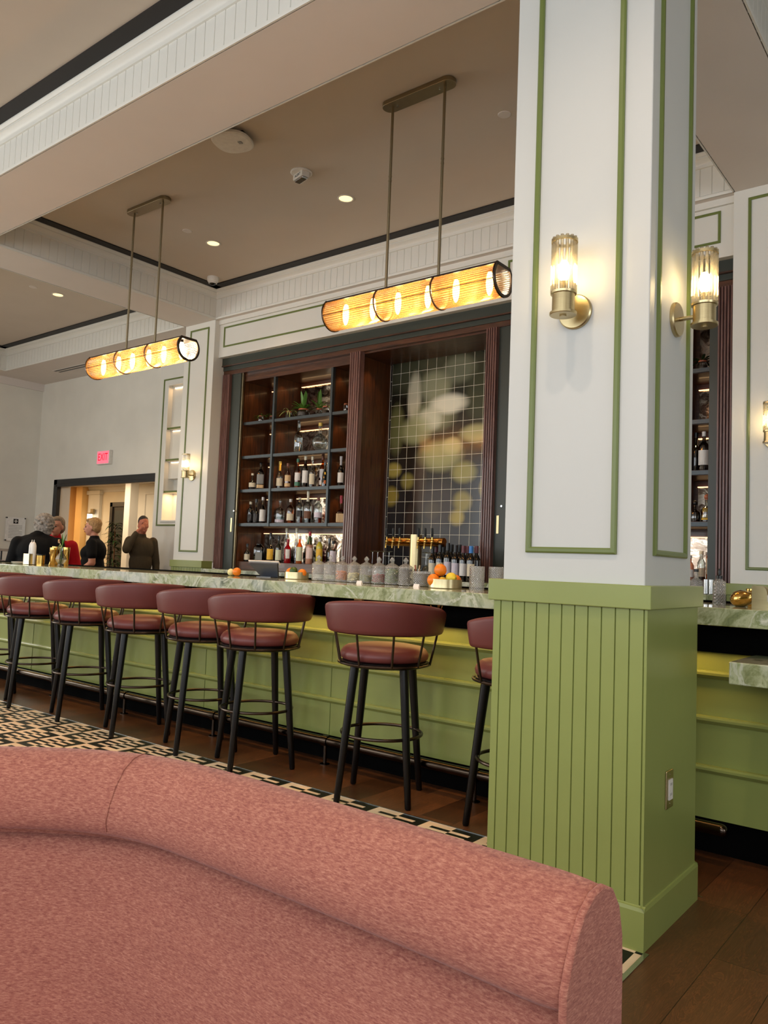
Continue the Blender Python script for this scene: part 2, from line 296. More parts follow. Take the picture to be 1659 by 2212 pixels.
def mural_tile():
    """printed square wall tiles: blurred flowers and lights over black, cream grout"""
    m, nt, b = base('mural_tile'); tc = N(nt, 'ShaderNodeTexCoord'); sp = N(nt, 'ShaderNodeSeparateXYZ'); nt.links.new(tc.outputs['Object'], sp.inputs[0])
    X, Z = sp.outputs['X'], sp.outputs['Z']
    v = mapping(nt, (1, 1, 1)); wn_ = noise(nt, 2.2, 2, v, .5)
    col = None
    base_r = ramp(nt, mathn(nt, 'MULTIPLY', Z, 1/2.2), [(0, lin('#141414')), (.35, lin('#241c19')), (.6, lin('#20190f')), (1, lin('#151a12'))])
    col = base_r.outputs[0]
    S = [(.5, 2.1, .8, .25, '#4c4f3c', .8), (.30, 1.85, .10, .30, '#d2ceb4', .85), (.56, 1.95, .22, .20, '#a2a585', .8), (.84, 2.1, .22, .16, '#8b9078', .55), (1.12, 1.8, .25, .3, '#4c5138', .7), (.55, 1.66, .30, .20, '#8f9270', .75), (.72, 1.76, .26, .12, '#e3e3d2', .95), (.50, 1.62, .18, .14, '#d4d5bd', .85), (.33, 1.52, .24, .17, '#a0a276', .8), (.08, 1.55, .12, .3, '#7b7f50', .6),
         (.64, 1.24, .32, .18, '#a6a673', .9), (.78, 1.33, .14, .10, '#c2bf8c', .7), (1.07, 1.44, .22, .11, '#b5b27e', .85), (1.22, 1.56, .1, .12, '#cfcfb4', .7), (.93, 1.07, .20, .15, '#a39c57', .85), (.06, 1.12, .14, .11, '#aa9b4c', .9), (.25, 1.0, .12, .12, '#8e8342', .8), (.04, .85, .13, .14, '#a08c38', .85), (.92, .78, .15, .14, '#9d9048', .85), (.86, .62, .12, .11, '#b5a24d', .85), (.57, .70, .13, .12, '#5f5434', .7),
         (1.18, .90, .10, .14, '#a38f42', .85), (1.20, .55, .08, .14, '#a58f42', .85), (.40, 1.0, .1, .4, '#5a4636', .5), (.62, .75, .25, .3, '#3f3336', .6), (.30, .5, .08, .3, '#4a372b', .5), (.75, .40, .3, .2, '#30303a', .7), (.95, .22, .25, .14, '#3c3c42', .6), (.4, .2, .3, .2, '#26262b', .6)]
    for (cx, cz, rx, rz, hexc, a) in S:
        k_ = .78 if (cz < 1.2 and rz < .16) else .92; rx *= k_; rz *= k_
        dx = mathn(nt, 'MULTIPLY', mathn(nt, 'SUBTRACT', X, cx), 1/rx); dz = mathn(nt, 'MULTIPLY', mathn(nt, 'SUBTRACT', Z, cz), 1/rz)
        d = mathn(nt, 'ADD', mathn(nt, 'MULTIPLY', dx, dx), mathn(nt, 'MULTIPLY', dz, dz)); d = mathn(nt, 'ADD', d, mathn(nt, 'MULTIPLY', mathn(nt, 'SUBTRACT', wn_.outputs['Fac'], .5), .6))
        mr = N(nt, 'ShaderNodeMapRange', interpolation_type='SMOOTHSTEP'); nt.links.new(d, mr.inputs['Value']); mr.inputs['From Min'].default_value = 1.35; mr.inputs['From Max'].default_value = .15; mr.inputs['To Max'].default_value = a
        mx = N(nt, 'ShaderNodeMixRGB'); nt.links.new(mr.outputs['Result'], mx.inputs[0]); nt.links.new(col, mx.inputs[1]); mx.inputs[2].default_value = lin(hexc); col = mx.outputs[0]
    T = .1125
    fx = mathn(nt, 'FRACT', mathn(nt, 'MULTIPLY', mathn(nt, 'ADD', X, .0015), 1/T)); fz = mathn(nt, 'FRACT', mathn(nt, 'MULTIPLY', mathn(nt, 'ADD', Z, .0), 1/T))
    g = mathn(nt, 'MAXIMUM', mathn(nt, 'LESS_THAN', fx, .028), mathn(nt, 'LESS_THAN', fz, .028))
    mx = N(nt, 'ShaderNodeMixRGB'); nt.links.new(g, mx.inputs[0]); nt.links.new(col, mx.inputs[1]); mx.inputs[2].default_value = lin('#efe9d6'); nt.links.new(mx.outputs[0], b.inputs['Base Color'])
    rg = N(nt, 'ShaderNodeMapRange'); nt.links.new(g, rg.inputs['Value']); rg.inputs['To Min'].default_value = .16; rg.inputs['To Max'].default_value = .8; nt.links.new(rg.outputs[0], b.inputs['Roughness'])
    MATS['mural_tile'] = m
mural_tile()
M = MATS

# ------------------------------------------------------------------ mesh helpers
class MB:
    def __init__(s): s.v = []; s.f = []; s.m = []; s.mi = 0
    def mat(s, i): s.mi = i; return s
    def add(s, vs_, fs):
        o = len(s.v); s.v += [tuple(v) for v in vs_]; s.f += [tuple(i+o for i in f) for f in fs]; s.m += [s.mi]*len(fs); return s
    def box(s, x0, x1, y0, y1, z0, z1, T=None):
        vs_ = [(x, y, z) for x in (x0, x1) for y in (y0, y1) for z in (z0, z1)]
        if T is not None: vs_ = [T @ Vector(v) for v in vs_]
        return s.add(vs_, [(0, 1, 3, 2), (4, 6, 7, 5), (0, 4, 5, 1), (2, 3, 7, 6), (0, 2, 6, 4), (1, 5, 7, 3)])
    def lathe(s, prof, seg=24, c=(0, 0, 0), T=None, sq=0, cap=True):
        """prof: list of (radius, z); sq = superellipse power for squarish sections"""
        vs_ = []
        for r, z in prof:
            for i in range(seg):
                a = 2*PI*i/seg; ca, sa = math.cos(a), math.sin(a)
                if sq:
                    k = (abs(ca)**sq + abs(sa)**sq)**(-1/sq) if r > .3*max(p[0] for p in prof) else 1
                else: k = 1
                v = Vector((c[0]+r*k*ca, c[1]+r*k*sa, c[2]+z)); vs_.append(T @ v if T is not None else v)
        fs = []
        for j in range(len(prof)-1):
            for i in range(seg):
                a, b = j*seg+i, j*seg+(i+1) % seg
                fs.append((a, b, b+seg, a+seg))
        if cap:
            if prof[0][0] > 1e-5: fs.append(tuple(reversed(range(seg))))
            if prof[-1][0] > 1e-5: fs.append(tuple((len(prof)-1)*seg+i for i in range(seg)))
        return s.add(vs_, fs)
    def cyl(s, p0, p1, r0, r1=None, seg=16):
        return s.tube([p0, p1], [r0, r0 if r1 is None else r1], seg)
    def tube(s, pts, rs, seg=10, closed=False):
        pts = [Vector(p) for p in pts]; n = len(pts)
        if isinstance(rs, (int, float)): rs = [rs]*n
        vs_ = []; prev = None
        for i, p in enumerate(pts):
            if closed: t = (pts[(i+1) % n]-pts[i-1])
            else: t = pts[min(i+1, n-1)]-pts[max(i-1, 0)]
            t.normalize()
            ref = Vector((0, 0, 1)) if abs(t.z) < .9 else Vector((1, 0, 0))
            if prev is not None and not closed: ref = prev
            a = t.cross(ref); a.normalize(); b = a.cross(t); b.normalize(); prev = b
            for k in range(seg):
                an = 2*PI*k/seg; vs_.append(p + (a*math.cos(an)+b*math.sin(an))*rs[i])
        fs = []
        for j in range(n if closed else n-1):
            for i in range(seg):
                a0 = j*seg+i; a1 = j*seg+(i+1) % seg; b0 = ((j+1) % n)*seg+i; b1 = ((j+1) % n)*seg+(i+1) % seg
                fs.append((a0, b0, b1, a1))
        if not closed: fs += [tuple(range(seg)), tuple(reversed(range((n-1)*seg, n*seg)))]
        return s.add(vs_, fs)
    def ring(s, c, R, r, seg=48, tseg=10):
        return s.tube([(c[0]+R*math.cos(2*PI*i/seg), c[1]+R*math.sin(2*PI*i/seg), c[2]) for i in range(seg)], r, tseg, True)
    def ell(s, c, rad, T=None, su=20, sv=12):
        vs_ = [Vector((c[0], c[1], c[2]-rad[2]))]
        for j in range(1, sv):
            t = PI*j/sv - PI/2
            for i in range(su):
                a = 2*PI*i/su; vs_.append(Vector((c[0]+rad[0]*math.cos(t)*math.cos(a), c[1]+rad[1]*math.cos(t)*math.sin(a), c[2]+rad[2]*math.sin(t))))
        vs_.append(Vector((c[0], c[1], c[2]+rad[2])))
        if T is not None: vs_ = [T @ v for v in vs_]
        fs = [(0, 1+(i+1) % su, 1+i) for i in range(su)]
        for j in range(sv-2):
            for i in range(su):
                a = 1+j*su+i; b = 1+j*su+(i+1) % su; fs.append((a, b, b+su, a+su))
        L = len(vs_)-1; o = 1+(sv-2)*su
        fs += [(o+i, o+(i+1) % su, L) for i in range(su)]
        return s.add(vs_, fs)
    def prism(s, pts, d0, d1, axis='X'):
        """closed 2D outline extruded along an axis; pts in the other two axes (Y,Z), (X,Z) or (X,Y)"""
        n = len(pts); vs_ = []
        for d in (d0, d1):
            for a, b in pts: vs_.append({'X': (d, a, b), 'Y': (a, d, b), 'Z': (a, b, d)}[axis])
        fs = [tuple(range(n)), tuple(reversed(range(n, 2*n)))] + [(i, i+n, (i+1) % n+n, (i+1) % n) for i in range(n)]
        return s.add(vs_, fs)
    def build(s, name, mats, parent=None, smooth=True, ang=35, bevel=0, loc=None, rotz=0):
        me = bpy.data.meshes.new(name); me.from_pydata(s.v, [], s.f)
        if isinstance(mats, str): mats = [mats]
        for m in mats: me.materials.append(M[m])
        me.polygons.foreach_set('material_index', s.m)
        bm = bmesh.new(); bm.from_mesh(me); bmesh.ops.recalc_face_normals(bm, faces=bm.faces); bm.to_mesh(me); bm.free()
        if smooth:
            me.polygons.foreach_set('use_smooth', [True]*len(me.polygons)); me.set_sharp_from_angle(angle=math.radians(ang))
        me.update()
        o = bpy.data.objects.new(name, me); C.objects.link(o)
        if parent: o.parent = parent
        if loc: o.location = loc
        if rotz: o.rotation_euler = (0, 0, rotz)
        if bevel:
            b = o.modifiers.new('bevel', 'BEVEL'); b.width = bevel; b.segments = 2; b.limit_method = 'ANGLE'
        return o
def tag(o, label=None, cat=None, group=None, kind=None):
    if label: o['label'] = label
    if cat: o['category'] = cat
    if group: o['group'] = group
    if kind: o['kind'] = kind
    return o
def thing(name, label, cat, loc=(0, 0, 0), rotz=0, group=None):
    o = bpy.data.objects.new(name, None); C.objects.link(o); o.location = loc; o.rotation_euler = (0, 0, rotz); o.empty_display_size = .1
    return tag(o, label, cat, group)
def struct(o): o['kind'] = 'structure'; return o
def copy_tree(o, parent=None):
    c = o.copy(); C.objects.link(c); c.parent = parent
    for ch in [x for x in C.objects if x.parent == o]: copy_tree(ch, c)
    return c
def text(name, s, size, mat, parent, M4, depth=.001, align='CENTER'):
    cu = bpy.data.curves.new(name, 'FONT'); cu.body = s; cu.size = size; cu.align_x = align; cu.align_y = 'CENTER'; cu.extrude = depth
    t = bpy.data.objects.new(name, cu); C.objects.link(t); bpy.context.view_layer.update()
    me = bpy.data.meshes.new_from_object(t); bpy.data.objects.remove(t); me.materials.clear(); me.materials.append(M[mat])
    me.transform(M4); o = bpy.data.objects.new(name, me); C.objects.link(o); o.parent = parent; return o

def bead(mb, a, b, z0, z1, n, sp=.085, gw=.007, gd=.005, start=0):
    """boards with narrow grooves between a and b (2D), facing n (2D outward)"""
    a = Vector(a); b = Vector(b); n = Vector(n); L = (b-a).length; d = (b-a)/L
    pr_ = [(0, 0)]; s = start if start > gw else sp
    while s < L-gw:
        pr_ += [(s-gw/2, 0), (s-gw*.25, -gd), (s+gw*.25, -gd), (s+gw/2, 0)]; s += sp
    pr_.append((L, 0)); vs_ = []
    for z in (z0, z1):
        for s_, o in pr_: p = a+d*s_+n*o; vs_.append((p.x, p.y, z))
    k = len(pr_); mb.add(vs_, [(i, i+1, i+1+k, i+k) for i in range(k-1)])
def extr(mb, a, b, prof, n):
    """extrude an (outward offset, z) profile from a to b"""
    a = Vector(a); b = Vector(b); n = Vector(n); vs_ = []
    for p in (a, b):
        for o, z in prof: q = p+n*o; vs_.append((q.x, q.y, z))
    k = len(prof); mb.add(vs_, [(i, i+1, i+1+k, i+k) for i in range(k-1)])
CROWN = [(.0, 4.215), (.012, 4.217), (.014, 4.228), (.014, 4.236), (.018, 4.246), (.030, 4.258), (.046, 4.270), (.05, 4.272), (.05, 4.282), (.056, 4.284), (.064, 4.294), (.072, 4.300), (.072, 4.322)]
RAIL = [(0, 3.979), (.010, 3.979), (.012, 3.984), (.012, 4.0), (.006, 4.006), (0, 4.006)]
tn = [0]
def tname(): tn[0] += 1; return 'trim_%d' % tn[0]
def fascia(a, b, n, mit0=0, mit1=0):
    a = Vector(a); b = Vector(b); nn = Vector(n); d = (b-a).normalized()
    m = MB(); bead(m, a, b, 3.98, 4.22, n, .085)
    struct(m.build(tname(), 'trim_white', ang=20))
    m = MB(); extr(m, a, b, RAIL, n); extr(m, a+d*0, b, CROWN, n); struct(m.build(tname(), 'trim_white', ang=25))
    m = MB(); p = a+nn*.072; q = b+nn*.172
    m.box(min(p.x, q.x), max(p.x, q.x), min(p.y, q.y), max(p.y, q.y), 4.308, 4.325); struct(m.build(tname(), 'black_band'))

# ------------------------------------------------------------------ floor
ZC = 4.32
m = MB()
TX0, TX1, TY1 = -12.55, -.93, 3.23
def quad(m, x0, x1, y0, y1, z=0): m.add([(x0, y0, z), (x1, y0, z), (x1, y1, z), (x0, y1, z)], [(0, 1, 2, 3)])
quad(m, TX1, 5, -4, 2.628); quad(m, -.95, 5, 2.628, 6.7); quad(m, TX0, -.95, TY1, 6.7); quad(m, -18.6, -7.7, 6.7, 10.3)
m.mat(1); quad(m, TX0, TX1, -4, 2.628); quad(m, TX0, -.95, 2.628, TY1)
struct(m.build('floor', ['floor_wood', 'floor_tile'], smooth=False))
m = MB(); m.box(TX1-.006, TX1+.010, -4, 2.63, 0, .003); m.box(TX0, TX1, TY1-.002, TY1+.004, 0, .002); struct(m.build(tname(), 'chrome', smooth=False))
# ------------------------------------------------------------------ ceilings and beams
m = MB(); m.box(-12.7, 5.1, -4.2, 6.7, ZC, ZC+.1); struct(m.build('ceiling', 'ceiling_paint', smooth=False))
m = MB(); m.box(-18.7, -7.7, 6.85, 10.4, 2.73, 2.8); struct(m.build('ceiling', 'trim_white', smooth=False))
def beam(x0, x1, y0, y1, e=.004):
    m = MB(); m.box(x0, x1, y0, y1, 3.98, 4.33)
    return struct(m.build('ceiling_beam', 'ceiling_paint_lit', smooth=False))
BY0, BY1 = 2.65, 3.18
beam(-12.55, 5, BY0+.006, BY1-.006)
beam(-7.732, -7.196, BY1-.006, 5.826); beam(-1.505, -.972, BY1-.006, 5.826)
beam(-12.55, -12.16, BY1-.006, 5.826)
beam(-12.55, 5, 5.826, 6.66)
beam(-7.732, -7.196, -4, BY0+.006); beam(-.5+.6, .64, -4, BY0+.006)
# beadboard faces, crown and black ceiling strip around each coffer
fascia((-12.0, BY0), (5, BY0), (0, -1))
fascia((-7.19, 5.82), (-1.51, 5.82), (0, -1)); fascia((-7.19, BY1), (-1.51, BY1), (0, 1))
fascia((-7.19, BY1), (-7.19, 5.82), (1, 0)); fascia((-1.51, BY1), (-1.51, 5.82), (-1, 0))
fascia((-12.15, 5.82), (-7.74, 5.82), (0, -1)); fascia((-12.15, BY1), (-7.74, BY1), (0, 1))
fascia((-7.74, BY1), (-7.74, 5.82), (-1, 0)); fascia((-12.15, BY1), (-12.15, 5.82), (1, 0))
fascia((-.966, BY1), (-.966, 5.82), (1, 0)); fascia((-.966, 5.82), (4, 5.82), (0, -1)); fascia((-.966, BY1), (4, BY1), (0, 1))
# ------------------------------------------------------------------ walls
m = MB(); ys = [-4.0]
for (wy, ww) in WINL: ys += [wy-ww/2, wy+ww/2]
ys.append(6.9)
for i in range(0, len(ys), 2): m.box(-12.7, -12.55, ys[i], ys[i+1], 0, 4.4)
for (wy, ww) in WINL: m.box(-12.7, -12.55, wy-ww/2, wy+ww/2, 0, 1.0); m.box(-12.7, -12.55, wy-ww/2, wy+ww/2, 3.2, 4.4)
struct(m.build('wall_left', 'wall_left_paint', smooth=False))
for i, (wy, ww) in enumerate(WINL):
    m = MB()
    for y in (wy-ww/2, wy-.03, wy+ww/2-.06): m.box(-12.68, -12.6, y, y+.06, 1.0, 3.2)
    for z in (1.0, 3.14): m.box(-12.68, -12.6, wy-ww/2, wy+ww/2, z, z+.06)
    struct(m.build('window_%d' % (i+6), 'black_frame', smooth=False))
m = MB(); m.box(-12.55, -12.52, BY1, 6.65, 3.86, 3.98); struct(m.build(tname(), 'ceiling_paint_lit', smooth=False))
DX0, DX1, DZ = -11.86, -8.6, 2.28
m = MB(); m.box(-12.6, DX0, 6.65, 6.85, 0, 4.05); m.box(DX0, DX1, 6.65, 6.85, DZ, 4.05); m.box(DX1, -7.6, 6.65, 6.85, 0, 4.05)
struct(m.build('wall_back', 'wall_left_paint', smooth=False))
# black door casing
m = MB(); m.box(DX0-.10, DX0, 6.615, 6.66, 0, DZ+.09); m.box(DX0-.10, -9.1, 6.615, 6.66, DZ, DZ+.09)
m.box(DX0-.02, DX0+.03, 6.60, 6.67, 0, DZ); m.box(DX0-.02, -9.1, 6.60, 6.67, DZ-.03, DZ+.012)
struct(m.build(tname(), 'black_frame', smooth=False, bevel=.006))
# pier with the lit niche
NX0, NX1, NZ0, NZ1 = -9.05, -8.35, 1.70, 3.57
m = MB()
m.box(-9.25, NX0, 6.585, 6.75, 0, 3.98); m.box(NX1, -7.6, 6.585, 6.75, 0, 3.98); m.box(NX0, NX1, 6.585, 6.75, 0, NZ0); m.box(NX0, NX1, 6.585, 6.75, NZ1, 3.98)
m.box(NX0-.02, NX1+.02, 6.75, 6.78, NZ0-.02, NZ1+.02)
struct(m.build('wall_niche', 'trim_white', smooth=False))
def frame(name, x0, x1, z0, z1, y, w, d, mat, parent=None, axis='Y', sgn=-1):
    """mitred picture-frame moulding lying on a wall; axis = the wall's normal axis"""
    mb = MB(); P1 = [(0, 0), (0, d*.7), (w*.25, d), (w*.75, d), (w, d*.7), (w, 0)]
    cor = [(x0, z0, 1, 1), (x1, z0, -1, 1), (x1, z1, -1, -1), (x0, z1, 1, -1)]; vs_ = []
    for (cx, cz, sx, sz) in cor:
        for (o, h) in P1:
            a, b, c = cx+sx*o, y+sgn*h, cz+sz*o
            vs_.append((a, b, c) if axis == 'Y' else (b, a, c))
    k = len(P1); fs = []
    for j in range(4):
        for i in range(k-1): fs.append((j*k+i, j*k+i+1, ((j+1) % 4)*k+i+1, ((j+1) % 4)*k+i))
    mb.add(vs_, fs); return mb.build(name, mat, parent, ang=25)
f_ = frame(tname(), -9.165, -8.22, 1.63, 3.66, 6.585, .02, .012, 'green_molding'); struct(f_)
f_ = frame(tname(), -9.07, -8.33, 1.68, 3.59, 6.585, .03, .016, 'trim_white'); struct(f_)
for z in (2.085, 2.52, 2.955):
    m = MB(); m.box(NX0, NX1, 6.60, 6.75, z, z+.022); m.mat(1).box(NX0, NX1, 6.592, 6.60, z-.002, z+.024)
    tag(m.build('niche_shelf', ['trim_white', 'green_molding'], smooth=False), 'thin white shelf with green front edge in the lit wall niche, %s' % {2.085: 'lowest', 2.52: 'middle', 2.955: 'topmost'}[z], 'shelf', 'niche shelves')
for z in (NZ1-.03, 2.94, 2.505, 2.07):
    area('niche_light', ((NX0+NX1)/2, 6.66, z), (0, 0, 0), .6, .03, 3.0 if z < 3 else 6, (1, .62, .30))
# wall behind the bar cabinetry
m = MB(); m.box(-7.75, -.5, 6.62, 6.85, 0, 4.05); m.box(-.5, 5, 6.62, 6.85, 0, 4.05); struct(m.build('wall_back', 'wall_paint', smooth=False))
m = MB(); m.box(5, 5.15, -4, -.6, 0, 4.4); m.box(5, 5.15, 1.8, 6.85, 0, 4.4); m.box(5, 5.15, -.6, 1.8, 0, 1.0); m.box(5, 5.15, -.6, 1.8, 3.2, 4.4)
f8 = MB()
for y in (-.6, .57, 1.74): f8.box(5.05, 5.12, y, y+.06, 1.0, 3.2)
struct(f8.build('window_8', 'black_frame', smooth=False)); struct(m.build('wall_right', 'wall_paint', smooth=False))  # frame of the window added for the fill light
# front wall with the windows that give the daylight
m = MB(); xs = [-12.7]
for (wx, ww) in WIN: xs += [wx-ww/2, wx+ww/2]
xs.append(5.15)
for i in range(0, len(xs), 2): m.box(xs[i], xs[i+1], -4.0, -3.85, 0, 4.4)
for (wx, ww) in WIN: m.box(wx-ww/2, wx+ww/2, -4.0, -3.85, 0, 1.25); m.box(wx-ww/2, wx+ww/2, -4.0, -3.85, 3.85, 4.4)
struct(m.build('wall_front', 'wall_paint', smooth=False))
for i, (wx, ww) in enumerate(WIN):
    m = MB()
    for x in (wx-ww/2, wx-.03, wx+ww/2-.06): m.box(x, x+.06, -3.97, -3.9, 1.25, 3.85)
    for z in (1.25, 2.6, 3.79): m.box(wx-ww/2, wx+ww/2, -3.97, -3.9, z, z+.06)
    struct(m.build('window_%d' % (i+1), 'black_frame', smooth=False))
# ------------------------------------------------------------------ second room beyond the opening
m = MB(); m.box(-18.7, -7.7, 10.05, 10.2, 0, 2.8); struct(m.build('wall_far', 'room_cream', smooth=False))
m = MB(); m.box(-18.75, -18.6, 6.85, 10.1, 0, 2.8); m.box(-7.8, -7.7, 6.85, 10.1, 0, 2.8); m.box(-18.7, -12.6, 6.75, 6.85, 0, 2.8); struct(m.build('wall_side', 'room_cream', smooth=False))
m = MB(); extr(m, (-18.6, 10.05), (-8, 10.05), [(0, 2.60), (.02, 2.61), (.02, 2.64), (.06, 2.70), (.06, 2.73)], (0, -1)); struct(m.build(tname(), 'trim_white', ang=20))
m = MB(); m.box(-17.27, -16.95, 9.75, 10.05, 0, 2.73); m.box(-16.80, -16.54, 9.85, 10.05, 0, 2.73); struct(m.build(tname(), 'room_cream_lit', smooth=False, bevel=.01))
m = MB(); m.box(-16.50, -16.04, 9.98, 10.05, 0, 2.55); m.box(-16.53, -16.0, 9.95, 10.05, 2.55, 2.64); struct(m.build(tname(), 'trim_white', smooth=False, bevel=.006))
m = MB(); m.box(-15.6, -15.5, 9.97, 10.05, 0, 2.36); m.box(-14.9, -14.8, 9.97, 10.05, 0, 2.36); m.box(-15.6, -14.8, 9.97, 10.05, 2.26, 2.36); m.box(-15.5, -14.9, 10.0, 10.05, 0, 2.26)
dr = struct(m.build('door_1', 'door_dark', smooth=False, bevel=.006))
m = MB(); m.box(-15.42, -14.98, 9.985, 10.0, 1.0, 2.18); m.build('door_glass', 'gunmetal', dr, smooth=False)
m = MB(); m.box(-14.05, -13.86, 9.3, 9.5, 0, 2.73); struct(m.build(tname(), 'trim_white', smooth=False, bevel=.01))
m = MB(); m.box(-14.55, -12.5, 9.95, 10.05, 0, 2.73); struct(m.build(tname(), 'trim_white', smooth=False, bevel=.006))
struct(frame(tname(), -14.30, -12.7, .4, 2.55, 9.95, .05, .02, 'trim_white'))
area('room_fill', (-10.4, 8.2, 2.70), (0, 0, 0), 1.2, .6, 26, (1, .72, .45))  # added area lights without fixtures; this one warms the door reveal
area('room_fill', (-14.2, 8.6, 2.70), (0, 0, 0), 2.4, .6, 55, WARM2)
area('room_fill', (-17.2, 8.6, 2.70), (0, 0, 0), 1.2, .6, 38, WARM)

# ------------------------------------------------------------------ the foreground pillar
pil = thing('pillar', 'tall white square pillar with green beadboard base and framed panels', 'pillar', (-1.2375, 2.9, 0))
PX, PY = -1.2375, 2.9
def off(o, dx=PX, dy=PY): o.location = (-dx, -dy, 0); return o
m = MB(); m.box(-1.51, -.965, 2.66, 3.15, 1.17, 3.985); off(m.build('shaft', 'pillar_white', pil, smooth=False, bevel=.004))
off(frame('panel_molding', -1.415, -1.065, 1.287, 3.86, 2.66, .021, .012, 'green_molding', pil))
off(frame('panel_molding', 2.73, 3.08, 1.287, 3.86, -.965, .021, .012, 'green_molding', pil, 'X', 1))
m = MB(); bead(m, (-1.535, 2.64), (-.947, 2.64), .12, 1.11, (0, -1), .0497, .005, .006, .03)
m.add([(-.947, 2.64, .12), (-.947, 3.185, .12), (-.947, 3.185, 1.11), (-.947, 2.64, 1.11)], [(0, 1, 2, 3)])
bead(m, (-1.535, 3.185), (-1.535, 2.64), .12, 1.11, (-1, 0), .0497, .005, .006, .03)
bead(m, (-.947, 3.185), (-1.535, 3.185), .12, 1.11, (0, 1), .0497, .005, .006, .03)
off(m.build('wainscot', 'green_paint', pil, ang=15))
m = MB(); m.box(-1.552, -.930, 2.622, 3.20, 1.104, 1.184); off(m.build('cap_rail', 'green_paint', pil, smooth=False, bevel=.003))
m = MB(); m.box(-1.55, -.938, 2.628, 3.197, 0, .125)
for a, b, n in (((-1.55, 2.628), (-.938, 2.628), (0, -1)), ((-.938, 2.628), (-.938, 3.197), (1, 0)), ((-1.55, 3.197), (-1.55, 2.628), (-1, 0)), ((-.938, 3.197), (-1.55, 3.197), (0, 1))):
    extr(m, a, b, [(0, .125), (-.004, .136), (-.010, .138), (-.013, .141)], n)
off(m.build('baseboard', 'green_paint', pil, ang=25))
# outlet
ot = thing('wall_outlet', 'white double outlet in a brass plate on the green pillar side', 'outlet', (-.947, 2.875, .475))
m = MB(); m.box(0, .006, -.036, .036, -.068, .062); m.build('cover_plate', 'brushed_brass', ot, smooth=False, bevel=.003)
m = MB(); m.box(.004, .010, -.018, .018, -.038, .032); m.mat(1)
for z in (-.02, .015):
    for y in (-.007, .005): m.box(.0095, .0105, y, y+.002, z-.004, z+.005)
m.mat(2).cyl((.005, 0, .048), (.0075, 0, .048), .003, seg=8); m.cyl((.005, 0, -.052), (.0075, 0, -.052), .003, seg=8)
m.build('receptacle', ['white_plastic', 'black_satin', 'screw'], ot, smooth=False)

# ------------------------------------------------------------------ pilasters on the bar wall
def pilaster(x0, x1, label):
    t = thing('pilaster', label, 'pilaster', ((x0+x1)/2, 5.9, 0)); cx = (x0+x1)/2
    m = MB(); m.box(x0-cx, x1-cx, -.08, .72, 1.17, 3.98); m.build('shaft', 'trim_white', t, smooth=False, bevel=.004)
    o = frame('panel_molding', x0-cx+.10, x1-cx-.10, 1.28, 3.91, -.08, .02, .01, 'green_molding', t)
    m = MB(); bead(m, (x0-cx-.02, -.09), (x1-cx+.01, -.09), 0, 1.11, (0, -1), .05, .005, .005); m.box(x0-cx-.02, x1-cx+.01, -.085, .05, 0, 1.11); m.build('wainscot', 'green_paint', t, ang=15)
    m = MB(); m.box(x0-cx-.03, x1-cx+.010, -.105, .05, 1.104, 1.184); m.build('cap_rail', 'green_paint', t, smooth=False, bevel=.003)
    return t
pilaster(-7.735, -7.192, 'white wall pilaster with green panel frame left of the bottle shelves')
pilaster(-1.515, -.965, 'white wall pilaster seen to the right of the big pillar')
m = MB(); m.box(-.965, 5, 5.9, 6.65, 0, 4.0); struct(m.build('wall_back', 'wall_paint', smooth=False))
# header panel over the cabinets
m = MB(); m.box(-7.192, -1.515, 5.89, 6.62, 3.545, 3.93); m.box(-7.192, -1.515, 5.87, 6.62, 3.93, 3.99); struct(m.build(tname(), 'trim_white', smooth=False, bevel=.004))
struct(frame(tname(), -7.11, -3.52, 3.655, 3.895, 5.89, .018, .01, 'green_molding'))
struct(frame(tname(), -3.38, -1.62, 3.655, 3.895, 5.89, .018, .01, 'green_molding'))
# dark green cornice over the cabinets
bc = thing('cabinet_cornice', 'dark green painted cornice running over the back bar cabinets', 'cornice', (-4.37, 6.0, 3.4))
m = MB(); m.box(-2.82, 2.855, -.05, .6, .057, .155); m.box(-2.82, 2.855, -.03, .6, 0, .048); m.build('fascia_board', 'dark_green', bc, smooth=False, bevel=.003)
m = MB(); m.box(-2.82, 2.855, -.058, .6, .047, .058); m.box(-2.82, 2.855, -.02, .6, -.048, .001); m.build('wood_lip', 'walnut_x', bc, smooth=False, bevel=.002)
# dark green jambs behind the folding gates
for i, (x0, x1) in enumerate(((-7.19, -6.90), (-3.56, -3.34), (-1.72, -1.515))):
    m = MB(); m.box(x0, x1, 5.995, 6.05, 1.1, 3.40); m.build('cabinet_jamb', 'dark_green', None, smooth=False, bevel=.002)
    tag(bpy.data.objects[-1] if False else [o for o in C.objects][-1], ['dark green upright jamb left of the bottle shelves', 'dark green upright jamb right of the tiled niche', 'dark green upright jamb beside the far right pilaster'][i], 'jamb')
# fluted pilasters of wood
def fluted(x0, x1, label):
    w = x1-x0; mb = MB(); n = 5; g = w/(n*1.0); pts = [(x0, 6.02)]
    for i in range(n):
        a = x0+i*g; pts += [(a+.001, 5.965), (a+.003, 5.958), (a+g*.62, 5.958), (a+g*.62+.003, 5.965), (a+g*.66, 5.978), (a+g*.97, 5.978)]
    pts += [(x1, 5.965), (x1, 6.02)]
    mb.prism([(p[0], p[1]) for p in pts], 1.107, 3.352, 'Z')
    return tag(mb.build('fluted_pilaster', 'flute_wood', None, smooth=False), label, 'wood pilaster')
fluted(-7.178, -7.055, 'fluted reddish wood strip at the far left of the back bar')
fluted(-5.222, -5.078, 'fluted reddish wood strip between bottle shelves and tiled niche')
fluted(-3.625, -3.51, 'fluted reddish wood strip right of the tiled niche')
fluted(-1.655, -1.545, 'fluted wood strip seen right of the big pillar')

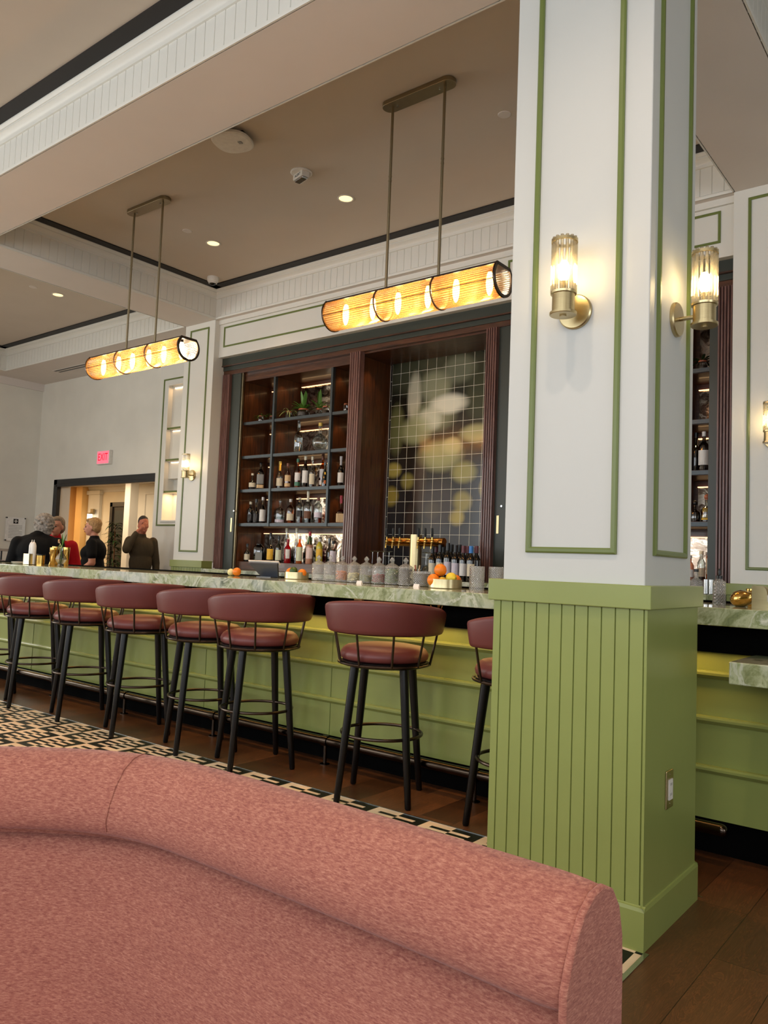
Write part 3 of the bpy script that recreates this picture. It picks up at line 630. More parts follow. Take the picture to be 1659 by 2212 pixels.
# ------------------------------------------------------------------ bottle shelving
SH = [1.63, 2.015, 2.40, 2.79]
def shelving(x0, x1, divs, label):
    t = thing('bottle_shelving', label, 'shelving', ((x0+x1)/2, 6.25, 1.105)); ox, oz = (x0+x1)/2, 1.105
    def L(mb, name, mat, **k): mb.v = [(v[0]-ox, v[1]-6.25, v[2]-oz) for v in mb.v]; return mb.build(name, mat, t, smooth=False, **k)
    L(MB().box(x0-.02, x0, 6.05, 6.45, 1.1, 3.355), 'side_panel', 'walnut'); L(MB().box(x1, x1+.02, 6.05, 6.45, 1.1, 3.355), 'side_panel', 'walnut')
    L(MB().box(x0, x1, 6.04, 6.45, 3.26, 3.355), 'top_panel', 'walnut_x')
    L(MB().box(x0, x1, 6.06, 6.45, 1.107, 1.195), 'base_ledge', 'walnut_x', bevel=.002)
    L(MB().box(x0, x1, 6.45, 6.47, 1.1, 3.36), 'back_panel', 'walnut')
    for z in SH:
        s = L(MB().box(x0, x1, 6.065, 6.45, z-.038, z), 'shelf', 'walnut_x')
        L(MB().box(x0, x1, 6.048, 6.066, z-.036, z-.004), 'shelf_edge', 'gunmetal', bevel=.001).parent = s
    edges = [x0]+divs+[x1]
    for d in divs:
        L(MB().box(d-.012, d+.012, 6.075, 6.45, 1.592, 3.26), 'divider', 'walnut'); L(MB().box(d-.014, d+.014, 6.04, 6.078, 1.592, 3.26), 'divider_edge', 'gunmetal', bevel=.001)
    tops = [SH[1], SH[2], SH[3], 3.26+.038]
    for i in range(len(edges)-1):
        a, b = edges[i]+.03, edges[i+1]-.03
        for z, zt in zip(SH, tops):
            p = L(MB().box(a+.02, b-.02, 6.438, 6.444, z+.02, zt-.085), 'mirror_panel', 'antique_mirror')
            L(MB().box(a, b, 6.43, 6.45, zt-.085, zt-.04).box(a, a+.02, 6.43, 6.45, z, zt-.08).box(b-.02, b, 6.43, 6.45, z, zt-.08), 'mirror_frame', 'walnut_x')
            L(MB().box(a+.02, b-.02, 6.418, 6.430, zt-.092, zt-.085), 'led_strip', 'led')
    L(MB().box(x0+.03, x1-.03, 6.438, 6.444, 1.21, 1.53), 'mirror_panel', 'antique_mirror')
    L(MB().box(x0, x1, 6.43, 6.45, 1.53, 1.592), 'mirror_frame', 'walnut_x')
    L(MB().box(x0+.03, x1-.03, 6.418, 6.430, 1.526, 1.533), 'led_strip', 'led')
    for i in range(len(edges)-1):
        for z in tops+[SH[0]]:
            s = spot('shelf_spot', (edges[i]+.09, 6.16, z-.045), 1.2, (1, .60, .26), 95, .8, .008)
    return t
shelving(-6.88, -5.24, [-6.39, -5.53], 'dark walnut bottle shelving with antiqued mirror backs left of the tiled niche')
shelving(-3.32, -1.72, [-2.83, -1.97], 'walnut shelving bay glimpsed right of the big pillar')
# folding gate posts
def gate(x, label):
    t = thing('folding_gate', label, 'gate', (x, 6.02, 1.105))
    m = MB(); m.box(-.012, .028, -.012, .012, 0, 2.25); m.build('gate_post', 'bronze' if False else 'brass_dark', t, smooth=False)
    m = MB(); m.cyl((-.03, -.012, .55), (-.03, -.012, 2.25), .004, seg=8); m.build('lock_rod', 'chrome', t)
    m = MB(); m.box(-.045, -.02, -.03, -.005, .42, .58); m.build('lock_case', 'brushed_brass', t, smooth=False, bevel=.002)
    m = MB(); m.cyl((.0, -.03, .66), (.0, -.005, .66), .009, seg=12); m.build('knob', 'chrome', t)
gate(-6.905, 'stacked metal gate post with lock at left of the bottle shelves'); gate(-3.44, 'metal gate post in the dark gap right of the tiled niche')
# tiled niche
tnz = thing('tiled_niche', 'walnut lined niche with a flower mural printed on square tiles', 'niche', (-4.4, 6.3, 1.105))
def L2(mb, name, mat, **k): mb.v = [(v[0]+4.4, v[1]-6.3, v[2]-1.105) for v in mb.v]; return mb.build(name, mat, tnz, smooth=False, **k)
L2(MB().box(-5.16, -5.14, 6.022, 6.6, 1.107, 3.352), 'side_panel', 'walnut'); L2(MB().box(-3.625, -3.605, 6.022, 6.6, 1.107, 3.352), 'side_panel', 'walnut')
L2(MB().box(-5.14, -3.625, 6.022, 6.6, 3.335, 3.352), 'top_panel', 'walnut_x')
mb = MB(); mb.box(0, 1.46, 0, .09, 0, 2.25); o = mb.build('tile_panel', 'mural_tile', tnz, smooth=False); o.location = (-5.088+4.4, 6.5-6.3, -.02)
L2(MB().box(-5.14, -5.088, 6.535, 6.56, 1.107, 3.335), 'edge_tile_strip', 'bottle_dark')
mb = MB()
for i in range(11): mb.box(-5.139, -5.089, 6.532, 6.536, 1.107+i*.205, 1.112+i*.205)
mb.box(-5.139, -5.135, 6.532, 6.536, 1.107, 3.335); L2(mb, 'edge_grout', 'trim_white')
spot('niche_spot', (-5.02, 6.15, 3.32), 2.5, (1, .58, .25), 90, .8, .01); spot('niche_spot', (-4.4, 6.2, 3.32), 2.5, (1, .75, .5), 110, .9, .01)

# ------------------------------------------------------------------ back counter
k = thing('back_counter', 'low back counter with pale green marble top behind the bar', 'counter', (-4.3, 5.7, 0))
m = MB(); m.box(-2.46, 2.73, -.25, .36, 1.05, 1.105); m.build('marble_top', 'green_marble', k, smooth=False, bevel=.003)
m = MB(); m.box(-2.44, 2.72, -.22, .36, 0, 1.05); m.build('base', 'walnut', k, smooth=False)

# ------------------------------------------------------------------ bar counter
bar = thing('bar_counter', 'long bar with green marble top and green panelled front', 'bar', (-4.2, 3.8, 0))
BX0, BX1 = -9.4, 2.5; ox = -4.2
m = MB(); m.box(BX0-ox, BX1-ox, -.335, .33, 1.02, 1.095); m.build('countertop', 'green_marble', bar, smooth=False, bevel=.004)
m = MB(); m.box(BX0-ox, BX1-ox, .325, .345, 1.06, 1.106); m.build('rear_edge', 'black_apron', bar, smooth=False)
m = MB(); m.box(BX0-ox+.05, BX1-ox, -.17, .30, .895, 1.02); m.build('apron', 'black_apron', bar, smooth=False)
m = MB(); m.box(BX0-ox+.05, BX1-ox, -.08, .28, .16, .895)
x = BX0+.4
m.build('front_panel', 'green_paint', bar, smooth=False)
for z in (.785, .585, .37):
    m = MB(); extr(m, (BX0-ox+.05, -.08), (BX1-ox, -.08), [(0, z+.022), (.022, z+.020), (.026, z+.012), (.026, z+.002), (.014, z-.008), (.008, z-.014), (0, z-.016)], (0, -1)); m.build('panel_ledge', 'green_paint', bar, ang=25)
for x in (-8.1, -6.9, -5.7, -4.5, -3.3, -2.1, .3): m = MB(); m.box(x-ox-.0015, x-ox+.0015, -.083, -.078, .16, .895); m.build('panel_seam', 'green_molding', bar, smooth=False)
m = MB(); m.box(BX0-ox+.05, BX1-ox, -.03, .28, 0, .16); m.build('kick_plate', 'black_apron', bar, smooth=False)
for i in range(8):
    area('counter_led', (-8.4+i*1.35, 3.655, .893), (math.radians(-8), 0, 0), 1.3, .03, 1.8, (1, .60, .18))
# foot rail
fr = thing('foot_rail', 'dark polished metal foot rail on short posts along the bar', 'foot rail', (-5.0, 3.657, 0))
m = MB(); m.cyl((-4.3, 0, .14), (4.02, 0, .14), .026, seg=18); m.ell((4.02, 0, .14), (.03, .026, .026)); m.build('rail', 'rail_metal', fr)
pp = None
for x in (-8.5, -7.45, -6.4, -5.36, -4.31, -3.27, -2.21, -1.3):
    m = MB(); m.cyl((0, 0, 0), (0, 0, .115), .011, seg=12); m.lathe([(.03, 0), (.03, .004), (.012, .008)], 20)
    m.tube([(-.022, 0, .14), (.022, 0, .14)], .032, 18)
    if pp is None: pp = m.build('rail_post', 'rail_metal', fr); pp.location = (x+5.0, 0, 0)
    else: c = pp.copy(); C.objects.link(c); c.location = (x+5.0, 0, 0)
# brass double hooks under the counter edge
for i, x in enumerate((-6.95, -6.07, -4.88, -3.67, -2.44)):
    t = thing('bag_hook', ['brass double hook under the counter by the leftmost stools', 'brass double hook under the counter, second from the left', 'brass double hook under the counter above the middle stools', 'brass double hook under the counter above the pair of close stools', 'brass double hook under the counter nearest the green pillar'][i], 'hook', (x, 3.605, 1.0), 0, 'brass hooks under the counter')
    m = MB(); m.box(-.008, .008, 0, .025, -.012, .012); m.build('mount', 'gold', t, smooth=False)
    for s in (-1, 1):
        m = MB(); m.tube([(0, 0, .004), (s*.008, -.006, -.008), (s*.02, -.014, -.012), (s*.032, -.02, -.004), (s*.038, -.022, .010)], .0032, 8); m.build('prong', 'gold', t)
for i, x in enumerate((-5.28, -3.02)):
    m = MB(); m.box(x-.03, x+.03, 3.61, 3.63, 1.004, 1.014); tag(m.build('outlet_plate', 'lab_tan', smooth=False), 'small tan plate under the counter %s' % ('between the third and fourth stools' if i == 0 else 'above the stool standing apart'), 'plate')
# lower marble slab at the right
ls = thing('side_counter', 'lower green marble slab sticking out in front of the bar', 'counter', (.2, 3.5, 0))
m = MB(); m.box(-1.045, 2.2, -.26, .18, .815, .90); m.build('marble_top', 'green_marble', ls, smooth=False, bevel=.004)
m = MB(); m.box(1.9, 2.1, -.2, .18, 0, .815); m.build('support', 'green_paint', ls, smooth=False)

# ------------------------------------------------------------------ stools
def make_stool():
    t = thing('bar_stool', 'x', 'bar stool')
    # local frame: the backrest is centred on +X
    m = MB(); m.lathe([(.02, .682), (.20, .684), (.225, .69), (.232, .70), (.232, .712), (.22, .72), (.02, .722)], 48); m.build('seat_frame', 'stool_black', t)
    m = MB(); m.ring((0, 0, .702), .243, .0065, 56, 8); m.build('seat_rail', 'bronze', t)
    m = MB(); m.lathe([(0, .715), (.215, .716), (.232, .728), (.236, .748), (.230, .764), (.226, .768), (.222, .776), (.205, .788), (.15, .798), (.08, .802), (0, .803)], 56); m.build('seat_cushion', 'stool_leather', t, ang=60)
    # curved backrest band: thick pad, higher in the middle
    vs_ = []; n = 40; A = math.radians(97); R0 = .272; prof_n = 14
    for i in range(n+1):
        u = -1+2*i/n; a = A*u; top = .985+.052*math.cos(u*PI/2)**.9-.012*abs(u)**6; bot = .862+.004*(1-abs(u)); th = .024
        e = min(1, (1-abs(u))/.035); sh = math.sqrt(max(0, 1-(1-e)**2))  # rounded ends
        zc = (top+bot)/2; hz = (top-bot)/2*(.84+.16*sh); th2 = th*(.35+.65*sh); Rl = R0+.012
        for j in range(prof_n):
            b = 2*PI*j/prof_n; cx = abs(math.cos(b))**.55*math.copysign(1, math.cos(b)); cz = abs(math.sin(b))**.38*math.copysign(1, math.sin(b))
            z = zc+hz*cz; r = Rl+th2*cx+.025*(z-.86)/.15
            vs_.append((r*math.cos(a), r*math.sin(a), z))
    fs = [(i*prof_n+j, i*prof_n+(j+1) % prof_n, (i+1)*prof_n+(j+1) % prof_n, (i+1)*prof_n+j) for i in range(n) for j in range(prof_n)]
    fs += [tuple(range(prof_n)), tuple(reversed(range(n*prof_n, (n+1)*prof_n)))]
    m = MB(); m.add(vs_, fs); m.build('backrest', 'stool_leather', t, ang=60)
    m = MB(); m.tube([((.28)*math.cos(math.radians(d)), .28*math.sin(math.radians(d)), .866) for d in range(-92, 93, 4)], .006, 6); m.build('back_rail', 'bronze', t)
    for d in (-90, -56, -20, 20, 56, 90):
        a = math.radians(d); m = MB(); m.tube([(.245*math.cos(a), .245*math.sin(a), .700), (.262*math.cos(a), .262*math.sin(a), .78), (.28*math.cos(a), .28*math.sin(a), .868)], .0062, 8); m.build('spindle', 'bronze', t)
    for d in (45, 135, 225, 315):
        a = math.radians(d); m = MB(); p0 = Vector((.262*math.cos(a), .262*math.sin(a), 0)); p1 = Vector((.183*math.cos(a), .183*math.sin(a), .69))
        pts = [p0, p0.lerp(p1, .012), p0.lerp(p1, .5), p1]; m.tube(pts, [.012, .0165, .0205, .0235], 20); m.build('leg', 'stool_black', t)
    m = MB(); m.ring((0, 0, .335), .213, .0085, 64, 10); m.build('footrest_ring', 'bronze', t)
    return t
STOOLS = [(-6.93, 3.37, 337, 'maroon bar stool cut off by the left edge of the photo'), (-6.2, 3.37, 337, 'maroon bar stool with both left legs at the photo edge, second from the left'), (-5.49, 3.37, 337, 'maroon bar stool, third from the left along the bar'),
          (-4.77, 3.36, 333, 'maroon bar stool in the middle of the row of seven'), (-4.11, 3.38, 333, 'maroon bar stool whose back is overlapped by the stool to its right'), (-3.57, 3.355, 331, 'maroon bar stool closest in front of its left neighbour, beside the wide gap'),
          (-2.62, 3.37, 297, 'maroon bar stool standing apart with its whole back showing'), (-1.79, 3.385, 335, 'maroon bar stool half hidden behind the green pillar')]
STOOLS[3] = STOOLS[3][:3]+('maroon bar stool, fourth counting from the left edge of the photo',)
s0 = make_stool()
for i, (x, y, th, lab) in enumerate(STOOLS):
    o = s0 if i == 0 else copy_tree(s0)
    o.location = (x, y, 0); o.rotation_euler = (0, 0, math.radians(th)); tag(o, lab, 'bar stool', 'maroon bar stools along the counter')

# ------------------------------------------------------------------ sofa
path = [(-.405, .962), (-.43, .9625), (-.6, .968), (-.86, .97), (-1.06, .97), (-1.18, .966), (-1.28, .95), (-1.36, .918), (-1.44, .87), (-1.54, .785), (-1.66, .665), (-1.78, .52), (-1.87, .36), (-1.93, .16), (-1.96, -.1), (-1.96, -.6)]
def smooth_path(p, it=2):
    for _ in range(it):
        q = [p[0]]
        for a, b in zip(p, p[1:]): q += [(a[0]*.75+b[0]*.25, a[1]*.75+b[1]*.25), (a[0]*.25+b[0]*.75, a[1]*.25+b[1]*.75)]
        q.append(p[-1]); p = q
    return p
path = smooth_path(path)
secR = [(-.082, .60), (-.083, .70), (-.080, .755), (-.068, .795), (-.045, .823), (-.015, .836), (.015, .834), (.045, .820), (.068, .795), (.084, .765), (.092, .738), (.088, .720), (.074, .708), (.03, .700), (0, .60)]
secB = [(-.082, .04), (-.083, .62), (-.02, .66), (.005, .682), (.030, .686), (.048, .676), (.060, .655), (.076, .60), (.092, .52), (.106, .42), (.112, .32), (.112, .04)]
secS = [(.10, .10), (.10, .24), (.12, .262), (.20, .27), (.55, .27), (.60, .26), (.615, .24), (.615, .06), (.10, .06)]
def sweep(sec, name, mat, parent, endround=0, cap=True):
    vs_ = []; n = len(path); k = len(sec); zc = sum(s[1] for s in sec)/k
    for i, p in enumerate(path):
        a = Vector(path[max(i-1, 0)]); b = Vector(path[min(i+1, n-1)]); t = (b-a).normalized(); nn = Vector((-t.y, t.x))  # left of travel
        d = (Vector(p)-Vector(path[0])).length; sh = 1
        if endround and d < endround: sh = 1-.10*(1-math.sqrt(max(0, 1-(1-d/endround)**2)))
        for (o, z) in sec:
            q = Vector(p)+nn*(o*sh); vs_.append((q.x, q.y, zc+(z-zc)*sh if endround else z))
    mb = MB(); mb.add(vs_, [(i*k+j, i*k+(j+1) % k, (i+1)*k+(j+1) % k, (i+1)*k+j) for i in range(n-1) for j in range(k)])
    if cap: mb.add(vs_[:k], [tuple(range(k))]); mb.add(vs_[-k:], [tuple(range(k))])
    return mb.build(name, mat, parent, ang=50)
so = thing('curved_sofa', 'curved salmon pink upholstered booth sofa in the foreground', 'sofa')
sweep(secR, 'back_roll', 'sofa_fabric', so, .05)
sweep(secB, 'backrest', 'sofa_fabric', so)
sweep(secS, 'seat', 'sofa_fabric', so)
# end panel with piped seam
mb = MB(); out_ = [(-.082, .04)]+secR[:10]+[(.094, .742), (.094, .70), (.092, .64), (.098, .55), (.108, .42), (.114, .30), (.114, .04)]; outl = []
for (o, z) in out_: outl.append((.962-o, z))
outl = [(.962+(a-.962)*.985, .45+(b-.45)*.994) for a, b in outl]; mb.prism(outl, -.408, -.398, 'X'); mb.build('end_panel', 'sofa_fabric', so, ang=60, bevel=.004)
for (px_, py_, tx, ty) in ((-1.315, .935, .93, .36),):
    pts = []
    for (o, z) in secR[1:12]:
        nn = Vector((-ty, tx)).normalized(); nn = -nn if nn.y > 0 else nn
        q = Vector((px_, py_))+nn*(o*1.004); pts.append((q.x, q.y, .75+(z-.75)*1.006))
    mb = MB(); mb.tube(pts, .0012, 5); mb.build('seam', 'sofa_fabric', so)

# ------------------------------------------------------------------ pendants
def pendant(x0, label):
    LEN = 1.35; R = .108; cy, cz = 4.0, 2.935; cut = .078
    t = thing('linear_pendant', label, 'pendant lamp', (x0+LEN/2, cy, 4.31)); ox, oy, oz = x0+LEN/2, cy, 4.31
    a0 = math.asin(cut/R); hw = math.sqrt(R*R-cut*cut)
    m = MB(); pts = [(-.285+.0, -.055), (.285, -.055)]; o_ = []
    for i in range(13): a = -PI/2+PI*i/12; o_.append((.23+.055*math.cos(a), .055*math.sin(a)))
    for i in range(13): a = PI/2+PI*i/12; o_.append((-.23+.055*math.cos(a), .055*math.sin(a)))
    m.prism(o_, -.022, .008, 'Z'); m.build('ceiling_canopy', 'brass_dark', t, ang=30, bevel=.002)
    for s in (-1, 1):
        m = MB(); m.cyl((s*.17, 0, -.03), (s*.17, 0, -.02), .006, seg=10); m.build('canopy_screw', 'chrome', t)
        m = MB(); m.cyl((s*.21, 0, -.02), (s*.21, 0, cz+cut-oz+.006), .0095, seg=14)
        for z in (-.50, -.53): m.cyl((s*.21, 0, z), (s*.21, 0, z-.006), .0115, seg=14)
        m.build('hanging_rod', 'brass_dark', t)
    zc = cz-oz
    m = MB(); m.box(-LEN/2, LEN/2, -hw, hw, zc+cut-.004, zc+cut+.006); m.build('top_channel', 'bronze', t, smooth=False)
    # frames: two ends and two dividers
    for k, x in enumerate((-LEN/2, -LEN/6, LEN/6, LEN/2)):
        w = .012 if k in (0, 3) else .007; m = MB(); vs_ = []; n = 40; th = .014 if k in (0, 3) else .006
        ang = [a0+ (-(PI+2*a0))*i/n for i in range(n+1)]
        for r in (R+.004, R-th):
            for dx in (-w/2, w/2):
                for a in ang: vs_.append((x+dx, r*math.cos(a), zc+r*math.sin(a)))
        q = n+1; fs = []
        for i in range(n): fs += [(i, i+1, q+i+1, q+i), (2*q+i, 3*q+i, 3*q+i+1, 2*q+i+1), (i, 2*q+i, 2*q+i+1, i+1), (q+i, q+i+1, 3*q+i+1, 3*q+i)]
        m.add(vs_, fs)
        if k in (0, 3): m.box(x-w/2, x+w/2, -hw-.003, hw+.003, zc+cut-th, zc+cut+.007)
        m.build('end_frame' if k in (0, 3) else 'divider_ring', 'bronze', t)
    m = MB()
    for a in (-.25, PI+.25): m.cyl((-LEN/2, (R+.002)*math.cos(a), zc+(R+.002)*math.sin(a)), (LEN/2, (R+.002)*math.cos(a), zc+(R+.002)*math.sin(a)), .0025, seg=6)
    m.build('side_bar', 'bronze', t)
    # ribbed glass, one piece per section
    for k in range(3):
        xa = -LEN/2+LEN/3*k+.006; xb = xa+LEN/3-.012; n = 34; vs_ = []
        for x in (xa, xb):
            for i in range(n*6+1):
                a = a0-.03+(-(PI+2*a0-.06))*i/(n*6); r = R-.006+.004*abs(math.sin(i*PI/6)); vs_.append((x, r*math.cos(a), zc+r*math.sin(a)))
        q = n*6+1; m = MB()
        m.add(vs_, [(i, i+1, q+i+1, q+i) for i in range(q-1)]); m.m = [1 if i % 6 in (0, 5) else 0 for i in range(q-1)]; m.build('ribbed_glass', ['amber_glass', 'amber_gap'], t, ang=70)
    for k in range(3):
        for u in (.27, .80):
            x = -LEN/2+LEN/3*(k+u); m = MB(); m.cyl((x, 0, zc+cut-.004), (x, 0, zc+.045), .012, seg=12); m.build('lamp_socket', 'bronze', t)
            m = MB(); m.ell((x, 0, zc-.008), (.022, .022, .078), su=14, sv=10); m.build('bulb', 'bulb', t)
    for k in range(3): point('pendant_glow', (ox-LEN/3+LEN/3*k+.02, oy, cz-.02), 4, (1, .74, .42), .03)
    return t
pendant(-3.68, 'long amber glass pendant lamp hanging nearest the white pillar')
pendant(-6.62, 'long amber glass pendant lamp hanging further left along the bar')

# ------------------------------------------------------------------ wall sconces
def sconce(x, y, z, ang, label, pw=9, px_=.105):
    t = thing('wall_sconce', label, 'wall lamp', (x, y, z), ang, 'glass rod wall sconces')
    # local: wall behind at y = 0, lamp sticks out to -Y
    T = Matrix.Rotation(PI/2, 4, 'X')
    m = MB(); m.lathe([(.064, 0), (.064, .010), (.060, .015), (.02, .018), (0, .018)], 40, T=T); m.build('wall_plate', 'brushed_brass', t)
    m = MB(); m.cyl((0, -.015, 0), (0, -px_+.03, 0), .008, seg=12); m.lathe([(.0, 0), (.0, 0)], 6); m.build('arm', 'brushed_brass', t)
    c = (0, -px_, 0)
    m = MB(); m.lathe([(.0, -.045), (.012, -.045), (.012, -.04), (.046, -.04), (.048, -.038), (.048, -.030), (.040, -.028), (.040, .034), (.046, .036), (.047, .044), (.040, .046), (.036, .044), (.02, .02), (0, .02)], 36, c); m.build('lamp_cup', 'brushed_brass', t)
    m = MB(); m.lathe([(.038, .226), (.047, .226), (.047, .236), (.038, .236), (.038, .226)], 36, c, cap=False); m.build('top_ring', 'brushed_brass', t)
    for i in range(14):
        a = 2*PI*i/14; cx, cy = .0405*math.cos(a), -px_+.0405*math.sin(a)
        m = MB(); m.cyl((cx, cy, .040), (cx, cy, .242), .0062, seg=8); m.build('glass_rod', 'rod_glass', t)
    m = MB(); m.cyl((0, -px_, .02), (0, -px_, .085), .012, seg=12); m.build('lamp_socket', 'brass', t)
    m = MB(); m.ell((0, -px_, .122), (.021, .021, .040), su=12, sv=8); m.build('bulb', 'bulb_small', t)
    p = point('sconce_glow', (0, 0, 0), pw, (1, .66, .30), .015); R_ = Matrix.Rotation(ang, 4, 'Z'); q = R_ @ Vector((0, -px_, .135)); p.location = (x+q.x, y+q.y, z+q.z)
    return t
sconce(-1.238, 2.66, 2.172, 0, 'brass sconce with glass rods on the front face of the big pillar', 9)
sconce(-.965, 2.93, 2.172, PI/2, 'brass sconce with glass rods on the right side of the big pillar', 9)
sconce(-7.46, 5.82, 2.172, 0, 'small distant glass rod sconce on the pilaster left of the shelves', 7)
sconce(-1.24, 5.82, 2.172, 0, 'glass rod sconce cut by the right edge of the photo', 7)

# ------------------------------------------------------------------ ceiling things
def downlight(x, y, label, z=ZC, pw=60, col=(1, .72, .44), ang=120):
    t = thing('recessed_light', label, 'downlight', (x, y, z), 0, 'recessed ceiling lights')
    m = MB(); m.lathe([(.058, .0), (.070, .0), (.072, -.003), (.070, -.005), (.060, -.005), (.056, 0)], 40, cap=False); m.build('trim_ring', 'white_plastic', t)
    m = MB(); m.lathe([(0, -.002), (.058, -.002)], 40, cap=False); m.build('lens', 'downlight', t)
    spot('downlight_beam', (x, y, z-.02), pw, col, ang, .7, .05)
downlight(-4.40, 4.88, 'round glowing ceiling light between the two pendants, nearest the alarm'); downlight(-6.13, 4.88, 'round glowing ceiling light near the dome camera'); downlight(-8.98, 4.86, 'round glowing light in the left ceiling bay')
def disc(x, y, label, z=ZC):
    m = MB(); m.lathe([(0, -.004), (.042, -.004), (.046, 0)], 32, cap=False); return tag(m.build('ceiling_disc', 'ceiling_paint_lit', loc=(x, y, z)), label, 'ceiling cover', 'blank round ceiling covers')
disc(-6.11, 4.55, 'blank round cover on the ceiling beside the left pendant rods'); disc(-2.67, 4.54, 'blank round cover on the ceiling close to the white pillar'); disc(-8.98, 4.55, 'blank round cover in the left ceiling bay')
# dome camera
t = thing('security_camera', 'small white dome security camera in the ceiling corner', 'security camera', (-6.88, 5.50, ZC))
m = MB(); m.lathe([(.062, 0), (.064, -.02), (.060, -.045), (.052, -.056), (.040, -.060), (0, -.06)], 36); m.build('housing', 'white_plastic', t)
m = MB(); m.ell((.0, 0, -.055), (.038, .038, .040), su=20, sv=12); m.build('dome', 'dark_lens', t)
m = MB(); m.lathe([(.040, -.060), (.046, -.058), (.046, -.072), (.041, -.074)], 30, cap=False); m.build('collar', 'white_plastic', t)
# strobe alarm with ALERT
t = thing('strobe_alarm', 'white ceiling strobe alarm marked ALERT', 'alarm', (-4.40, 4.34, ZC), math.radians(-14))
m = MB(); m.lathe([(.085, 0), (.087, -.008), (.080, -.014), (.06, -.015), (0, -.015)], 40); m.build('base_disc', 'white_plastic', t)
m = MB(); m.box(-.068, .068, -.034, .034, -.056, -.012); m.build('body', 'white_plastic', t, smooth=False, bevel=.003)
m = MB(); m.box(-.060, .060, -.028, .028, -.072, -.055); m.build('strobe_lens', 'chrome', t, smooth=False, bevel=.008)
text('lettering', 'ALERT', .030, 'black_satin', t, Matrix.Translation((0, -.0348, -.034)) @ Matrix.Rotation(PI/2, 4, 'X'), .0004)
# wifi access point half hidden behind the beam
t = thing('access_point', 'white oval access point on the ceiling half hidden by the beam', 'access point', (-4.44, 3.66, ZC), math.radians(20))
m = MB(); m.box(-.11, .11, -.05, .05, -.035, 0); m.build('bracket', 'black_satin', t, smooth=False)
m = MB(); m.lathe([(.13, -.03), (.145, -.036), (.145, -.052), (.135, -.06), (0, -.062)], 44, sq=2.6); m.build('cover', 'white_plastic', t)
m = MB(); m.box(.05, .08, -.015, .015, -.0635, -.061); m.build('indicator', 'lab_grey', t, smooth=False)
# slot diffuser
t = thing('air_vent', 'slim black slot air vent in the soffit at left', 'vent', (-10.6, 6.25, 3.98))
m = MB(); m.box(-.85, .85, -.07, .07, -.004, .002); m.build('flange', 'ceiling_paint_lit', t, smooth=False)
for y in (-.035, .035): m = MB(); m.box(-.82, .82, y-.016, y+.016, -.006, -.003); m.build('slot', 'black_satin', t, smooth=False)
# exit sign
t = thing('exit_sign', 'lit red EXIT sign above the black framed opening', 'exit sign', (-10.58, 6.65, 2.655))
m = MB(); m.box(-.165, .165, -.055, 0, -.105, .105); m.build('housing', 'white_plastic', t, smooth=False, bevel=.004)
m = MB(); m.box(-.150, .150, -.0585, -.054, -.092, .092); m.build('lit_panel', 'exit_red', t, smooth=False)
text('lettering', 'EXIT', .155, 'exit_text', t, Matrix.Translation((0, -.0588, .0)) @ Matrix.Rotation(PI/2, 4, 'X') @ Matrix.Scale(.80, 4, (1, 0, 0)), .0004) if 'exit_text' in M else None
# clear acrylic notice on the left wall
t = thing('wall_notice', 'printed notice with square emblem on standoffs on the left wall', 'notice', (-12.55, 6.33, 1.56))
m = MB(); m.box(.020, .024, -.16, .16, -.19, .19); m.build('sheet', 'paper', t, smooth=False)
m = MB(); m.box(.024, .0255, -.04, .04, .09, .165); m.build('emblem', 'black_satin', t, smooth=False)
m = MB(); m.box(.0255, .0265, -.008, .008, .10, .155); m.box(.0255, .0265, -.026, .026, .122, .136); m.build('emblem_mark', 'paper', t, smooth=False)
for i in range(9): m = MB(); m.box(.024, .0252, -.11, .11-(.05 if i % 4 == 3 else 0), .055-i*.024, .061-i*.024); m.build('text_line', 'lab_grey', t, smooth=False)
for y in (-.15, .15):
    for z in (-.18, .18): m = MB(); m.cyl((0, y, z), (.032, y, z), .011, seg=12); m.build('standoff', 'black_satin', t)
# sconce in the room beyond
t = thing('tube_sconce', 'glowing tube sconce on the wall of the room beyond', 'wall lamp', (-16.2, 9.95, 2.0))
m = MB(); m.box(-.05, .05, -.05, .0, .10, .22); m.box(-.03, .03, -.12, -.02, .10, .13); m.build('bracket', 'brass_dark', t, smooth=False)
m = MB(); m.cyl((0, -.09, -.24), (0, -.09, .10), .055, seg=20); m.build('tube_shade', 'sconce_tube', t)

